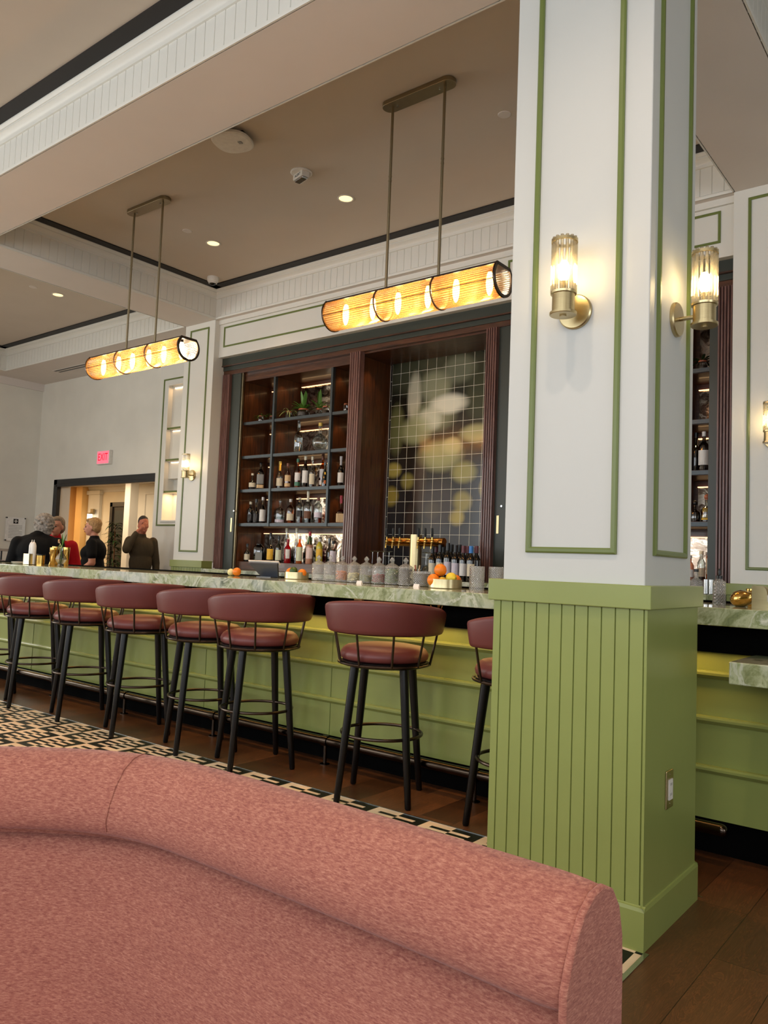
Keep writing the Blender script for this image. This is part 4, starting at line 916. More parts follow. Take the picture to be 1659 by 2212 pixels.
# ------------------------------------------------------------------ bottles
CAMP = Vector((0, 0))
def bottle(x, y, z, H, r, kind='liquor', glassm='bottle_clear', liquid=None, label=None, capm='cap_black', lab='', sq=0, hb=.56, rn=.013, lz=(.12, .42), fill=.5, name='bottle', grp=None, second=None, lw=60):
    t = thing(name, lab, 'bottle', (x, y, z), math.atan2(-y, -x), grp)
    if kind == 'wine': hb = .62; rn = .0145
    if kind == 'squat': hb = .45
    b = hb*H; sh = (.14 if kind != 'round' else .05)*H; nk = b+sh
    if kind == 'round':
        prof = [(.35*r, 0), (.55*r, .004)]+[(r*math.cos(a), b*.5+b*.5*math.sin(a)) for a in [(-1.1+2.35*i/14) for i in range(15)]]+[(rn*1.05, b*1.03), (rn, b*1.1), (rn, H*.93)]
    elif kind == 'taper': prof = [(r*.95, 0), (r, .008), (r*.95, b*.4), (r*.7, b), (rn*1.1, nk), (rn, nk+.01), (rn, H*.93)]
    else: prof = [(r*.93, 0), (r, .006), (r, b*.96), (r*.96, b), (r*.72, b+sh*.45), (rn*1.35, b+sh*.8), (rn, nk), (rn, H*.93)]
    S = 24 if not sq else 28
    m = MB(); m.lathe(prof, S, sq=sq); m.build('glass_body', glassm, t, ang=55)
    if liquid:
        lv = fill*b*1.0+.0; pr2 = [(.0, .006)]
        rr2 = lambda zz: next((p0[0]+(p1[0]-p0[0])*(zz-p0[1])/(p1[1]-p0[1]+1e-9) for p0, p1 in zip(prof, prof[1:]) if p0[1] <= zz <= p1[1]), r)
        for i in range(7): zz = .006+(lv-.006)*i/6; pr2.append((rr2(zz)*.93, zz))
        pr2.append((0, lv)); m = MB(); m.lathe(pr2, S, sq=sq); m.build('liquid', liquid, t, ang=55)
    cr = rn*1.22
    m = MB(); z0 = H*(.80 if kind == 'wine' else .88)
    if capm == 'stopper': m.ell((0, 0, H-.016), (.018, .018, .020), su=14, sv=8); m.cyl((0, 0, H*.90), (0, 0, H-.02), .009, seg=10); m.build('stopper', 'clear_glass' if glassm != 'bottle_smoke' else 'cap_black', t)
    elif capm == 'ball': m.ell((0, 0, H-.02), (.020, .020, .021), su=14, sv=8); m.build('stopper', 'cap_black', t)
    elif capm == 'copperball': m.ell((0, 0, H-.02), (.021, .021, .022), su=14, sv=8); m.cyl((0, 0, H*.80), (0, 0, H-.03), .014, seg=12); m.build('stopper', 'cap_copper', t)
    else: m.cyl((0, 0, z0), (0, 0, H), cr, seg=16); m.build('cap', capm, t)
    def lab_shell(l0, l1, mat, w, nm='label'):
        vs_ = []; n = 16; hw = math.radians(w)
        for i in range(n+1):
            a = -hw+2*hw*i/n
            k = (abs(math.cos(a))**sq+abs(math.sin(a))**sq)**(-1/sq) if sq else 1
            for zz in (l0*H, l1*H):
                rz = r
                if True:
                    rz = next((p0[0]+(p1[0]-p0[0])*(zz-p0[1])/(p1[1]-p0[1]+1e-9) for p0, p1 in zip(prof, prof[1:]) if p0[1] <= zz <= p1[1]), r)
                vs_.append(((rz+.0012)*k*math.cos(a), (rz+.0012)*k*math.sin(a), zz))
        m = MB(); m.add(vs_, [(2*i, 2*i+2, 2*i+3, 2*i+1) for i in range(n)]); m.build(nm, mat, t)
    if label: lab_shell(lz[0], lz[1], label, lw)
    if second: lab_shell(second[1], second[2], second[0], lw, 'neck_label' if second[1] > .5 else 'lower_label')
    return t
yf, yb = 6.15, 6.25
G = {2.015: 'bottles on the second shelf from the bottom', 1.63: 'bottles on the lowest shelf with dividers', 1.195: 'bottles on the bottom ledge', 2.40: 'bottles on the third shelf'}
def B(x, y, z, H, r, **k): return bottle(x, y, z, H, r, grp=G.get(z), **k)
B(-6.794, yf, 2.015, .191, .043, kind='squat', glassm='bottle_dark', label='lab_cream', capm='cap_cream', lz=(.16, .42), lab='short dark bottle with cream band label, left cell of the upper bottle shelf')
B(-6.661, yf, 2.015, .311, .040, glassm='bottle_smoke', liquid='bottle_brown', label='lab_tan', capm='stopper', sq=5, hb=.62, lz=(.05, .17), second=('lab_grey', .2, .55), lab='tall square whiskey bottle with tan label at its foot, left cell')
B(-6.575, yb, 2.015, .222, .036, glassm='bottle_smoke', liquid='bottle_brown', label='lab_grey', capm='cap_black', lab='dim smoky bottle tucked behind the upright divider, left cell')
B(-6.352, yf, 2.015, .307, .038, glassm='bottle_clear', liquid='bottle_whisky', label='lab_cream', capm='cap_yellow', hb=.5, rn=.012, lz=(.1, .38), fill=.2, second=('lab_yellow', .66, .9), lab='clear bottle with long yellow neck and cream label')
B(-6.226, yf, 2.015, .279, .035, glassm='bottle_amber', liquid='bottle_whisky', label='lab_tan', capm='cap_brown', hb=.58, lz=(.28, .52), second=('lab_tan', .07, .2), lab='amber bottle with two tan labels')
B(-6.076, yf, 2.015, .321, .033, glassm='bottle_amber', liquid='bottle_whisky', label='lab_white', capm='cap_green', hb=.58, lz=(.26, .52), second=('cap_green', .07, .2), lab='bottle with dark green cap, white label and green seal')
B(-5.962, yf, 2.015, .343, .034, glassm='bottle_brown', liquid='bottle_brown', label='lab_white', capm='cap_cream', hb=.62, lz=(.15, .54), fill=.9, lab='deep red brown bottle with cream cap and tall white label')
B(-5.860, yf, 2.015, .334, .031, glassm='bottle_clear', liquid='bottle_whisky', label='lab_cream', capm='cap_cream', hb=.5, rn=.011, lz=(.1, .44), fill=.95, lab='slender bottle with long cream yellow label')
B(-5.800, yb, 2.015, .351, .036, glassm='bottle_amber', liquid='bottle_whisky', label='lab_white', capm='cap_brown', hb=.62, lz=(.32, .58), second=('lab_white', .1, .24), fill=.9, lab='amber bottle with brown cap behind the slender one')
B(-5.670, yf, 2.015, .261, .036, kind='taper', glassm='bottle_darkgreen', label='lab_yellow', capm='bottle_darkgreen', hb=.55, lz=(.5, .6), lw=18, second=('lab_orange', .12, .26), lab='dark green sparkling wine bottle by the right divider')
B(-5.450, yf, 2.015, .314, .034, glassm='bottle_dark', label='lab_white', capm='cap_silver', hb=.55, lz=(.12, .45), second=('cap_silver', .7, .88), lab='dark bottle with silver neck and white label in the narrow right cell')
B(-5.365, yb, 2.015, .357, .055, kind='round', glassm='bottle_clear', liquid='bottle_clear', label=None, capm='stopper', hb=.68, lab='large clear demijohn beside the fluted wood strip')
B(-6.802, yf, 1.63, .25, .036, glassm='bottle_dark', label='lab_black', capm='cap_cream', hb=.62, lab='dark bottle with pale cork, far left of the lower shelf')
B(-6.705, yf, 1.63, .278, .034, glassm='bottle_dark', label='lab_black', capm='cap_black', hb=.45, lz=(.08, .4), rn=.015, lab='black bottle with thick neck and black label, lower shelf left')
B(-6.600, yf, 1.63, .298, .037, glassm='bottle_smoke', liquid='bottle_brown', label='lab_white', capm='cap_white', hb=.55, lz=(.08, .52), lab='bottle with white cap and large white label, lower shelf left')
B(-6.325, yf, 1.63, .262, .056, glassm='bottle_clear', liquid='bottle_clear', label='lab_lilac', capm='stopper', hb=.55, lz=(.04, .16), lab='wide clear decanter bottle with glass stopper on the lower shelf')
B(-6.161, yf, 1.63, .266, .042, glassm='bottle_amber', liquid='bottle_whisky', label='lab_cream', capm='cap_white', hb=.62, lz=(.12, .40), fill=.5, lab='amber bottle with white neck and cream label')
B(-6.021, yf, 1.63, .291, .038, glassm='bottle_clear', liquid='bottle_whisky', label='lab_black', capm='stopper', hb=.65, lz=(.25, .48), fill=.4, lab='clear bottle with black and gold label, lower shelf centre')
B(-5.900, yf, 1.63, .345, .044, glassm='bottle_clear', liquid='bottle_brown', label='lab_brown', capm='cap_cream', hb=.56, lz=(.15, .38), fill=.4, second=('cap_cream', .68, .88), lab='tallest bottle of the lower shelf with cream neck and brown label')
B(-5.748, yf, 1.63, .273, .045, glassm='bottle_clear', liquid='bottle_whisky', label='lab_lilac', capm='cap_brown', hb=.68, lz=(.22, .42), fill=.3, lab='broad shouldered clear bottle with lilac label')
B(-5.650, yb, 1.63, .184, .034, kind='squat', glassm='bottle_dark', label=None, capm='cap_black', lab='small dark bottle half behind the right divider, lower shelf')
B(-5.425, yf, 1.63, .287, .047, glassm='bottle_amber', liquid='bottle_whisky', label='lab_tan', capm='cap_red', sq=6, hb=.38, lz=(.03, .34), fill=1, second=('cap_red', .72, .88), lab='square amber bottle with red wax neck')
B(-6.087, yf, 2.40, .37, .046, glassm='bottle_clear', liquid='bottle_clear', label=None, capm='stopper', sq=5, hb=.5, rn=.016, lab='tall square glass decanter with long neck on the third shelf')
B(-5.765, yf, 2.40, .307, .086, kind='round', glassm='bottle_clear', liquid=None, label=None, capm='cap_yellow', hb=.6, rn=.018, lab='round clear flask with yellow neck on the third shelf')
B(-6.822, yf, 1.195, .204, .036, glassm='bottle_dark', label='lab_cream', capm='cap_black', hb=.52, lz=(.1, .42), lab='small black bottle with pale label at the left end of the ledge')
B(-6.630, yf, 1.195, .204, .060, glassm='bottle_brown', liquid='bottle_brown', label='lab_grey', capm='cap_black', sq=6, hb=.82, rn=.026, lz=(.12, .55), fill=.9, lw=32, lab='wide square brown jug with grey label on the ledge')
B(-6.448, yf, 1.195, .328, .039, glassm='bottle_dark', label='lab_yellow', capm='cap_black', hb=.48, lz=(.1, .46), lab='black bottle with bright yellow label')
B(-6.315, yf, 1.195, .296, .036, glassm='bottle_darkgreen', label='lab_green', capm='cap_black', hb=.58, lz=(.1, .48), lab='dark bottle with pale green diamond label')
B(-6.300, yb, 1.195, .39, .030, kind='taper', glassm='bottle_clear', liquid='bottle_smoke', label='lab_white', capm='cap_cream', hb=.55, lz=(.5, .6), second=('lab_white', .25, .4), lab='tall clear bottle standing behind the diamond label bottle')
B(-6.172, yf, 1.195, .261, .037, glassm='bottle_red', liquid='bottle_red', label='lab_white', capm='cap_red', hb=.62, lz=(.2, .58), fill=.95, lw=35, lab='bright red bottle with white label')
B(-6.145, yb, 1.195, .39, .030, kind='taper', glassm='bottle_clear', liquid='bottle_brown', label='lab_white', capm='cap_cream', hb=.55, lz=(.5, .6), lab='tall clear bottle standing behind the red bottle')
B(-5.997, yf, 1.195, .300, .035, glassm='bottle_orange', liquid='bottle_orange', label='lab_green', capm='cap_white', hb=.62, lz=(.1, .60), fill=.95, lab='orange bottle with white cap and tall pale label')
B(-5.955, yb+.03, 1.195, .291, .033, glassm='bottle_smoke', liquid='bottle_brown', label='lab_white', capm='cap_white', hb=.55, lz=(.3, .6), lab='smoky bottle with white cap in the second row of the ledge')
B(-5.848, yf, 1.195, .345, .038, glassm='bottle_pink', liquid='bottle_pink', label='lab_pink', capm='cap_red', hb=.57, lz=(.17, .5), fill=.95, second=('bottle_green', .6, .87), lab='pale pink bottle with green neck and red cap')
B(-5.790, yb, 1.195, .292, .033, glassm='bottle_dark', label=None, capm='cap_black', hb=.55, lab='unlabelled dark bottle behind the pink one')
B(-5.704, yf, 1.195, .274, .035, glassm='bottle_yellow', liquid='bottle_yellow', label='lab_yellow', capm='cap_white', hb=.72, lz=(.3, .6), fill=.95, lab='yellow bottle of citrus liqueur')
B(-5.655, yb, 1.195, .281, .031, glassm='bottle_dark', label=None, capm='bottle_dark', hb=.5, lab='slim dark brown silhouette bottle before the bright mirror')
B(-5.510, yf, 1.195, .250, .036, glassm='bottle_clear', liquid='bottle_clear', label='lab_lilac', capm='cap_black', hb=.62, lz=(.12, .58), lab='clear bottle with pale label and black cap near the fluted strip')
B(-5.440, yb, 1.195, .369, .036, glassm='bottle_clear', liquid='bottle_clear', label='lab_white', capm='cap_black', hb=.6, lz=(.2, .5), lab='tall clear bottle at the right end of the ledge')
# right bay
B(-1.858, yf, 1.63, .166, .040, kind='squat', glassm='bottle_smoke', liquid='bottle_dark', label=None, capm='ball', hb=.5, lab='small bottle with black ball stopper right of the pillar')
B(-1.770, yf, 1.63, .211, .043, kind='squat', glassm='bottle_clear', liquid='bottle_amber', label='lab_yellow', capm='copperball', hb=.6, lz=(.08, .5), fill=.8, lab='squat bottle with copper ball stopper right of the pillar')
B(-1.796, yf, 2.015, .303, .044, glassm='bottle_smoke', liquid='bottle_brown', label='lab_white', capm='cap_white', hb=.62, lz=(.15, .52), lab='round shouldered bottle with white label right of the pillar')
B(-1.885, yb, 2.015, .317, .036, glassm='bottle_dark', label=None, capm='cap_black', lab='dark bottle partly behind the pillar edge on the upper shelf')
B(-1.835, yb, 1.195, .222, .030, glassm='bottle_clear', liquid='bottle_brown', label='lab_cream', capm='cap_cream', hb=.6, lab='cream capped bottle on the ledge right of the pillar')
B(-1.770, yb, 1.195, .240, .030, glassm='bottle_orange', liquid='bottle_orange', label='lab_cream', capm='cap_cream', hb=.75, lz=(.2, .7), lab='pale labelled bottle at the right end of the right ledge')
B(-1.890, yf, 1.195, .185, .030, glassm='bottle_pink', liquid='bottle_red', label='lab_white', capm='cap_silver', hb=.6, lab='pink bottle at the pillar edge on the right ledge')
bottle(-1.695, 5.66, 1.105, .169, .043, glassm='crystal_glass', liquid=None, capm='cap_black', hb=.5, name='bitters_bottle', lab='crystal bitters bottle with black dropper on the right back counter')
# wine bottles
WL = ['lab_cream', 'lab_cream', 'lab_lilac', 'lab_lilac', 'lab_white', 'lab_cream']; WC = ['cap_black', 'cap_black', 'cap_black', 'cap_black', 'cap_maroon', 'cap_blue']
WN = ['leftmost of the front row with cream label', 'second of the front row with dark marked label', 'tallest of the front row', 'fourth of the front row with lilac label', 'fifth of the front row with maroon top', 'front row with bright blue neck']
for i, (x, y, H) in enumerate([(-3.875, 5.60, .288), (-3.797, 5.60, .303), (-3.719, 5.60, .319), (-3.641, 5.60, .302), (-3.562, 5.60, .298), (-3.475, 5.58, .296)]):
    bottle(x, y, 1.105, H, .0365, kind='wine', glassm='bottle_dark', label=WL[i], capm=WC[i], lz=(.16, .50), lab='red wine bottle, '+WN[i], grp='wine bottles on the back counter', name='wine_bottle', lw=52)
WB = [('cap_maroon', 'leftmost of the second row'), ('cap_black', 'second row behind the dark mark label'), ('cap_black', 'second row behind the tallest bottle'), ('cap_black', 'second row behind the lilac label'), ('cap_maroon', 'second row near the blue neck'), ('cap_maroon', 'last of the second row by the fluted wood')]
for i, (x, y, H) in enumerate([(-3.90, 5.69, .300), (-3.82, 5.69, .302), (-3.742, 5.69, .311), (-3.66, 5.69, .310), (-3.575, 5.69, .299), (-3.49, 5.69, .301)]):
    bottle(x, y, 1.105, H, .0365, kind='wine', glassm='bottle_dark', label=None, capm=WB[i][0], lab='red wine bottle, '+WB[i][1], grp='wine bottles on the back counter', name='wine_bottle')

# ------------------------------------------------------------------ plants in glass jars on the top shelf
def leafmesh(mb, base_, dirv, L, w, droop, n=7):
    d = Vector(dirv).normalized(); side = d.cross(Vector((0, 0, 1)));
    if side.length < .1: side = Vector((1, 0, 0))
    side.normalize(); vs_ = []
    for i in range(n+1):
        u = i/n; p = Vector(base_)+d*L*u+Vector((0, 0, -droop*L*u*u)); ww = w*math.sin(PI*min(1, u*.9+.08))**.7*(1-.15*u)
        vs_ += [p-side*ww, p+Vector((0, 0, -ww*.35)), p+side*ww]
    vs_[-3] = vs_[-1] = vs_[-2]
    mb.add(vs_, [(3*i+a, 3*i+a+1, 3*i+a+4, 3*i+a+3) for i in range(n) for a in (0, 1)])
def potplant(x, y, z, r, hj, label, mat, n=14, L=.16, w=.008, up=.6, droop=.8, extra=0):
    t = thing('potted_plant', label, 'plant', (x, y, z), 0, 'plants in glass jars on the top shelf')
    m = MB(); m.lathe([(r*.8, 0), (r, .01), (r, hj*.6), (r*.75, hj*.85), (r*.75, hj)], 24, cap=False); m.build('glass_jar', 'clear_glass', t)
    m = MB(); m.lathe([(0, .004), (r*.9, .012), (r*.92, hj*.5), (0, hj*.55)], 20); m.build('soil', 'soil', t)
    m = MB(); m.lathe([(r*.76, hj*.86), (r*.80, hj*.88), (r*.80, hj), (r*.76, hj*1.02)], 20, cap=False); m.build('twine_rim', 'cap_copper', t)
    m = MB(); rnd = random.Random(int(abs(x)*1000))
    for i in range(n):
        a = 2*PI*i/n+rnd.uniform(-.2, .2); e = rnd.uniform(.25, 1.0)*up; leafmesh(m, (0, 0, hj*.9), (math.cos(a), math.sin(a)*.8, e), L*rnd.uniform(.7, 1.1), w, droop*rnd.uniform(.5, 1.1))
    for i in range(extra):
        a = rnd.uniform(0, 2*PI); leafmesh(m, (0, 0, hj*.9), (math.cos(a)*.25, math.sin(a)*.2, 1), L*1.25, w*1.4, .1)
    m.build('foliage', mat, t, ang=80)
potplant(-6.700, yf, 2.79, .033, .075, 'small spider plant in a glass jar, leftmost on the top shelf', 'leaf', 14, .13, .006, .9, .9)
potplant(-6.630, yb, 2.79, .033, .085, 'spider plant jar just behind the leftmost one', 'leaf', 12, .13, .006, .9, .9)
potplant(-6.250, yf, 2.79, .044, .085, 'striped spider plant trailing over its jar at left of the centre cell', 'leaf_pale', 18, .19, .007, .9, 1.0)
potplant(-6.030, yf, 2.79, .070, .09, 'large broad leafed plant in the widest jar of the top shelf', 'leaf', 16, .19, .016, 1.3, .5, 4)
potplant(-5.885, yb, 2.79, .042, .10, 'plant with one tall upright leaf by the right divider', 'leaf', 10, .2, .014, 1.6, .4, 3)
potplant(-5.700, yf, 2.79, .042, .09, 'spiky pale plant jar against the right divider', 'leaf_pale', 16, .16, .008, 1.0, .7)
potplant(-5.415, yf, 2.79, .030, .09, 'tiny plant jar in the narrow right cell', 'leaf_dark', 10, .09, .006, .9, .7)
potplant(-1.815, yf, 2.79, .038, .075, 'dark leafy plant jar seen right of the pillar', 'leaf_dark', 14, .15, .012, .9, .6)
potplant(-1.735, yb, 2.79, .037, .085, 'second dark plant jar seen right of the pillar', 'leaf_dark', 10, .12, .010, .9, .6)

# ------------------------------------------------------------------ beer tap tower
t = thing('beer_tap_tower', 'brass T shaped beer tower with six black handled taps', 'beer tap', (-4.09, 5.65, 1.105))
m = MB(); m.cyl((0, 0, 0), (0, 0, .389), .055, seg=32); m.lathe([(.07, 0), (.07, .012), (.056, .016)], 32); m.build('column', 'brushed_brass', t)
m = MB(); m.cyl((-.30, 0, .325), (.30, 0, .325), .039, seg=28); m.build('crossbar', 'copper_brass', t, bevel=.003)
tap0 = None
for i, x in enumerate((-.262, -.190, -.118, .085, .157, .229)):
    tp = bpy.data.objects.new('tap', None); C.objects.link(tp); tp.parent = t; tp.location = (x, 0, .325)
    m = MB(); m.cyl((0, -.035, 0), (0, -.075, 0), .009, seg=12); m.ell((0, -.082, .0), (.013, .013, .018), su=12, sv=8); m.tube([(0, -.082, 0), (0, -.092, -.025), (0, -.095, -.06)], [.009, .008, .0065], 10); m.cyl((0, -.082, .01), (0, -.082, .045), .007, .006, seg=10); m.build('faucet', 'gold', tp)
    m = MB(); m.tube([(0, -.082, .04), (0, -.083, .06), (0, -.088, .115), (0, -.089, .118)], [.008, .011, .010, .006], 12); m.build('handle', 'cap_black', tp)
# upside-down stemmed glasses on the back counter
def stem_glass(x, y, lab):
    t = thing('stem_glass', lab, 'glass', (x, y, 1.105), 0, 'upturned stem glasses on the back counter')
    m = MB(); m.lathe([(.034, 0), (.040, .04), (.040, .07), (.028, .10), (.006, .118), (.0035, .13), (.0035, .225), (.010, .230), (.034, .234), (.035, .237), (0, .237)], 24, cap=False); m.build('bowl_and_stem', 'clear_glass', t)
for i, x in enumerate((-4.55, -4.49, -4.425, -4.36)): stem_glass(x, 5.62, 'upturned stem glass left of the brass tower, %s' % ['leftmost', 'second from the left', 'third from the left', 'nearest the tower'][i])
for i, (x, y) in enumerate(((-3.99, 5.74), (-3.955, 5.66), (-3.93, 5.78), (-3.905, 5.60))): stem_glass(x-.03, y, 'upturned stem glass between tower and wine bottles, %s' % ['beside the tower', 'in front', 'rear', 'nearest the wine'][i])
t = thing('tool_cup', 'glass cup of wood handled tools beside the wine bottles', 'cup', (-3.965, 5.52, 1.105))
m = MB(); m.lathe([(.03, 0), (.033, .006), (.036, .09)], 24, cap=False); m.build('cup_wall', 'clear_glass', t)
for i, a in enumerate((-.25, .1, .3)): o = MB(); o.tube([(a*.05, .0, .01), (a*.12, .01*i, .12)], .007, 8); tag(o.build('muddler', ['cap_copper', 'lab_tan', 'cap_black'][i], None, loc=(-3.965, 5.52, 1.107)), ['brown wood handled tool standing in the glass cup', 'pale wood handled tool standing in the glass cup', 'black handled tool standing in the glass cup'][i], 'bar tool')

# ------------------------------------------------------------------ things on the bar top
ZT = 1.095
fills = [None, None, ('garnish_oranges', 'orange_peel', 'orange slices inside the third crystal jar', .55), ('garnish_lemons', 'lemon_flesh', 'lemon pieces inside the fourth crystal jar', .45), ('garnish_limes', 'olive', 'lime pieces low in the fifth crystal jar', .35), ('garnish_cherries', 'cherry', 'red cherries inside the sixth crystal jar', .45), ('garnish_mint', 'mint', 'green herb leaves filling the seventh crystal jar', .8), ('garnish_blackberries', 'syrup', 'dark fruit filling the eighth crystal jar', .8)]
ordn = ['leftmost empty', 'second empty', 'orange filled', 'lemon filled', 'lime filled', 'cherry filled', 'green herb filled', 'dark fruit filled']
for i, x in enumerate((-3.700, -3.594, -3.486, -3.382, -3.278, -3.174, -3.068, -2.960)):
    y = 3.99; r = .0455
    t = thing('crystal_jar', 'lidded cut crystal jar on the bar, %s' % ordn[i], 'jar', (x, y, ZT), 0, 'cut crystal garnish jars on the bar')
    m = MB(); m.lathe([(0, .003), (r*.92, .003), (r, .012), (r, .105), (r*.96, .108)], 32, cap=False); m.build('jar_body', 'crystal_glass', t, ang=60)
    m = MB(); m.lathe([(r*1.06, .107), (r*1.07, .113), (r*.95, .118), (r*.6, .128), (.012, .136), (.008, .142), (.016, .152), (.017, .157), (.008, .170), (0, .176)], 28, cap=False); m.build('lid', 'crystal_glass', t, ang=60)
    if fills[i]:
        nm, mt, lb, fh = fills[i]; rnd = random.Random(i); m = MB()
        for k in range(90):
            a = rnd.uniform(0, 6.28); rad = r*.80*math.sqrt(rnd.random()); zz = .014+rnd.random()*fh*.10
            m.ell((rad*math.cos(a), rad*math.sin(a), zz), (.010, .010, .007), Matrix.Rotation(0, 4, 'Z'), 8, 6)
        tag(m.build(nm, mt, None, loc=(x, y, ZT+.002)), lb, 'garnish', None, 'stuff')
t = thing('wide_crystal_jar', 'wide dark filled crystal jar next to the brass fruit bowl', 'jar', (-2.815, 3.96, ZT))
m = MB(); m.lathe([(0, .003), (.050, .003), (.055, .01), (.055, .09), (.052, .094)], 36, cap=False); m.build('jar_body', 'crystal_glass', t, ang=60)
m = MB(); m.lathe([(0, .006), (.048, .008), (.050, .080), (0, .082)], 32); m.build('dark_contents', 'syrup', t)
for i, (x, y) in enumerate(((-3.225, 3.86), (-2.765, 3.84))):
    m = MB(); m.prism([(-.006, 0), (.012, 0), (.002, .018)], -.020, .020, 'X'); tag(m.build('label_card', 'paper', None, False, loc=(x, y, ZT)), ['small white card in front of the lime jar', 'small white card in front of the wide dark jar'][i], 'card')
def bowl(x, y, r, h, label):
    t = thing('fruit_bowl', label, 'bowl', (x, y, ZT)); m = MB()
    prof = [(0, .004), (r*.95, .004), (r*.97, 0), (r, .004), (r, h), (r-.004, h), (r-.004, .010), (0, .010)]; m.lathe(prof, 56, cap=False); m.build('hammered_wall', 'bowl_brass', t, ang=30); return t
bowl(-2.600, 3.90, .098, .054, 'large low hammered brass bowl of oranges and lemons')
bowl(-3.925, 4.01, .085, .050, 'low hammered brass bowl of fruit beside the tablet')
def fruit(name, x, y, z, r, mat, label, sz=1.0, grp=None, rx=1.0):
    m = MB(); n = 20; pr = []
    for i in range(15):
        a = -PI/2+PI*i/14; k = 1
        pr.append((max(0, r*math.cos(a)), r*sz*math.sin(a)))
    if rx != 1.0: pr = [(p[0], p[1]) for p in pr]; pr[0] = (0, -r*sz*1.12); pr[-1] = (0, r*sz*1.15)
    T = Matrix.Rotation(PI/2, 4, 'Y') @ Matrix.Rotation(.4, 4, 'X') if rx != 1.0 else None
    m.lathe(pr, n, T=T, cap=False); m.mat(1)
    m.ell((0, 0, r*sz*.98) if rx == 1.0 else (r*1.1, 0, 0), (.004, .004, .003), su=6, sv=4)
    return tag(m.build(name, [mat, 'lime_peel'], None, loc=(x, y, z)), label, 'fruit', grp)
fruit('orange', -2.617, 3.87, ZT+.106, .037, 'orange_peel', 'top orange of the large brass bowl')
fruit('orange', -2.640, 3.835, ZT+.046, .037, 'orange_peel', 'orange at the front of the large bowl under the top one')
fruit('orange', -2.566, 3.955, ZT+.046, .036, 'orange_peel', 'orange at the rear of the large bowl')
fruit('lemon', -2.543, 3.875, ZT+.064, .031, 'lemon_peel', 'big lemon at the right of the large bowl', 1.1, None, 1.1)
fruit('lemon', -2.668, 3.900, ZT+.042, .026, 'lemon_peel', 'lemon at the left of the large bowl', 1.1, None, 1.1)
fruit('lemon', -2.655, 3.950, ZT+.040, .026, 'lemon_peel', 'lemon at the back left of the large bowl', 1.1, None, 1.1)
fruit('orange', -3.975, 4.00, ZT+.044, .034, 'orange_peel', 'orange at the left of the smaller brass bowl')
fruit('lime', -3.922, 3.975, ZT+.058, .028, 'lime_peel', 'dark green lime in the smaller brass bowl', 1.1, None, 1.1)
fruit('orange', -3.868, 4.005, ZT+.042, .032, 'orange_peel', 'orange at the right of the smaller brass bowl')
fruit('orange', -4.46, 3.93, ZT+.031, .031, 'orange_peel', 'single orange lying on the bar left of the tablet')
fruit('lemon', -4.525, 3.93, ZT+.026, .026, 'lemon_flesh', 'pale cut lemon beside the single orange', 1.0)
# cut glass mixing glasses
for i, (x, y, r) in enumerate(((-2.415, 3.95, .044), (-2.33, 4.02, .043))):
    m = MB(); m.lathe([(0, .006), (r*.85, .006), (r*.95, .0), (r, .005), (r, .135), (r*.95, .137), (r*.93, .02), (0, .016)], 36, cap=False)
    tag(m.build('mixing_glass', 'crystal_glass', None, loc=(x, y, ZT)), ['cut crystal mixing glass next to the fruit bowl', 'cut crystal mixing glass touching the green pillar edge'][i], 'glass')
# tablet on a stand
t = thing('tablet_stand', 'slate grey tablet terminal seen from behind on the bar', 'tablet', (-4.25, 4.03, ZT))
T = Matrix.Translation((0, .03, .002)) @ Matrix.Rotation(math.radians(38), 4, 'X')
m = MB(); m.add([T @ Vector(v) for v in [(-.09, 0, 0), (.09, 0, 0), (.155, 0, .125), (-.155, 0, .125), (-.085, .02, 0), (.085, .02, 0), (.155, .014, .125), (-.155, .014, .125)]], [(0, 1, 2, 3), (4, 7, 6, 5), (0, 4, 5, 1), (1, 5, 6, 2), (2, 6, 7, 3), (3, 7, 4, 0)]); m.build('back_shell', 'tablet_grey', t, smooth=False, bevel=.003)
m = MB(); m.box(-.155, .155, .010, .018, .0, .13, T @ Matrix.Translation((0, .0, 0))) if False else m.add([T @ Vector(v) for v in [(-.158, .014, .105), (.158, .014, .105), (.158, .014, .135), (-.158, .014, .135), (-.158, .022, .105), (.158, .022, .105), (.158, .022, .135), (-.158, .022, .135)]], [(0, 1, 2, 3), (4, 7, 6, 5), (0, 4, 5, 1), (1, 5, 6, 2), (2, 6, 7, 3), (3, 7, 4, 0)]); m.build('screen_edge', 'white_plastic', t, smooth=False)
m = MB(); m.box(-.075, .075, -.03, .07, 0, .006); m.build('base_plate', 'tablet_grey', t, smooth=False)
# left end group
t = thing('flower_vase', 'diamond shaped clear glass bud vase with a drooping stem', 'vase', (-6.664, 3.80, ZT))
m = MB(); m.lathe([(.030, 0), (.032, .004), (.022, .018), (.040, .040), (.053, .062), (.040, .090), (.020, .115), (.015, .135), (.018, .165), (.022, .172)], 8, cap=False); m.build('vase_body', 'clear_glass', t, ang=10)
m = MB(); m.lathe([(0, .022), (.024, .024), (.040, .044), (.048, .060), (.044, .068), (0, .068)], 8); m.build('water', 'bottle_clear', t, ang=10)
m = MB(); m.tube([(0, 0, .03), (.003, 0, .15), (.012, 0, .2), (.016, 0, .24)], .0035, 6)
leafmesh(m, (.010, 0, .18), (-.12, 0, 1), .11, .007, .0); leafmesh(m, (.014, 0, .19), (.10, 0, 1), .13, .009, .0); leafmesh(m, (.016, 0, .19), (.35, .1, 1), .12, .007, .1); m.build('leafy_stem', 'leaf', t, ang=80)
m = MB(); m.tube([(.004, 0, .15), (-.012, 0, .185), (-.03, 0, .195), (-.045, 0, .175), (-.05, 0, .15)], .004, 6); m.build('drooping_stem', 'leaf_pale', t)
m = MB()
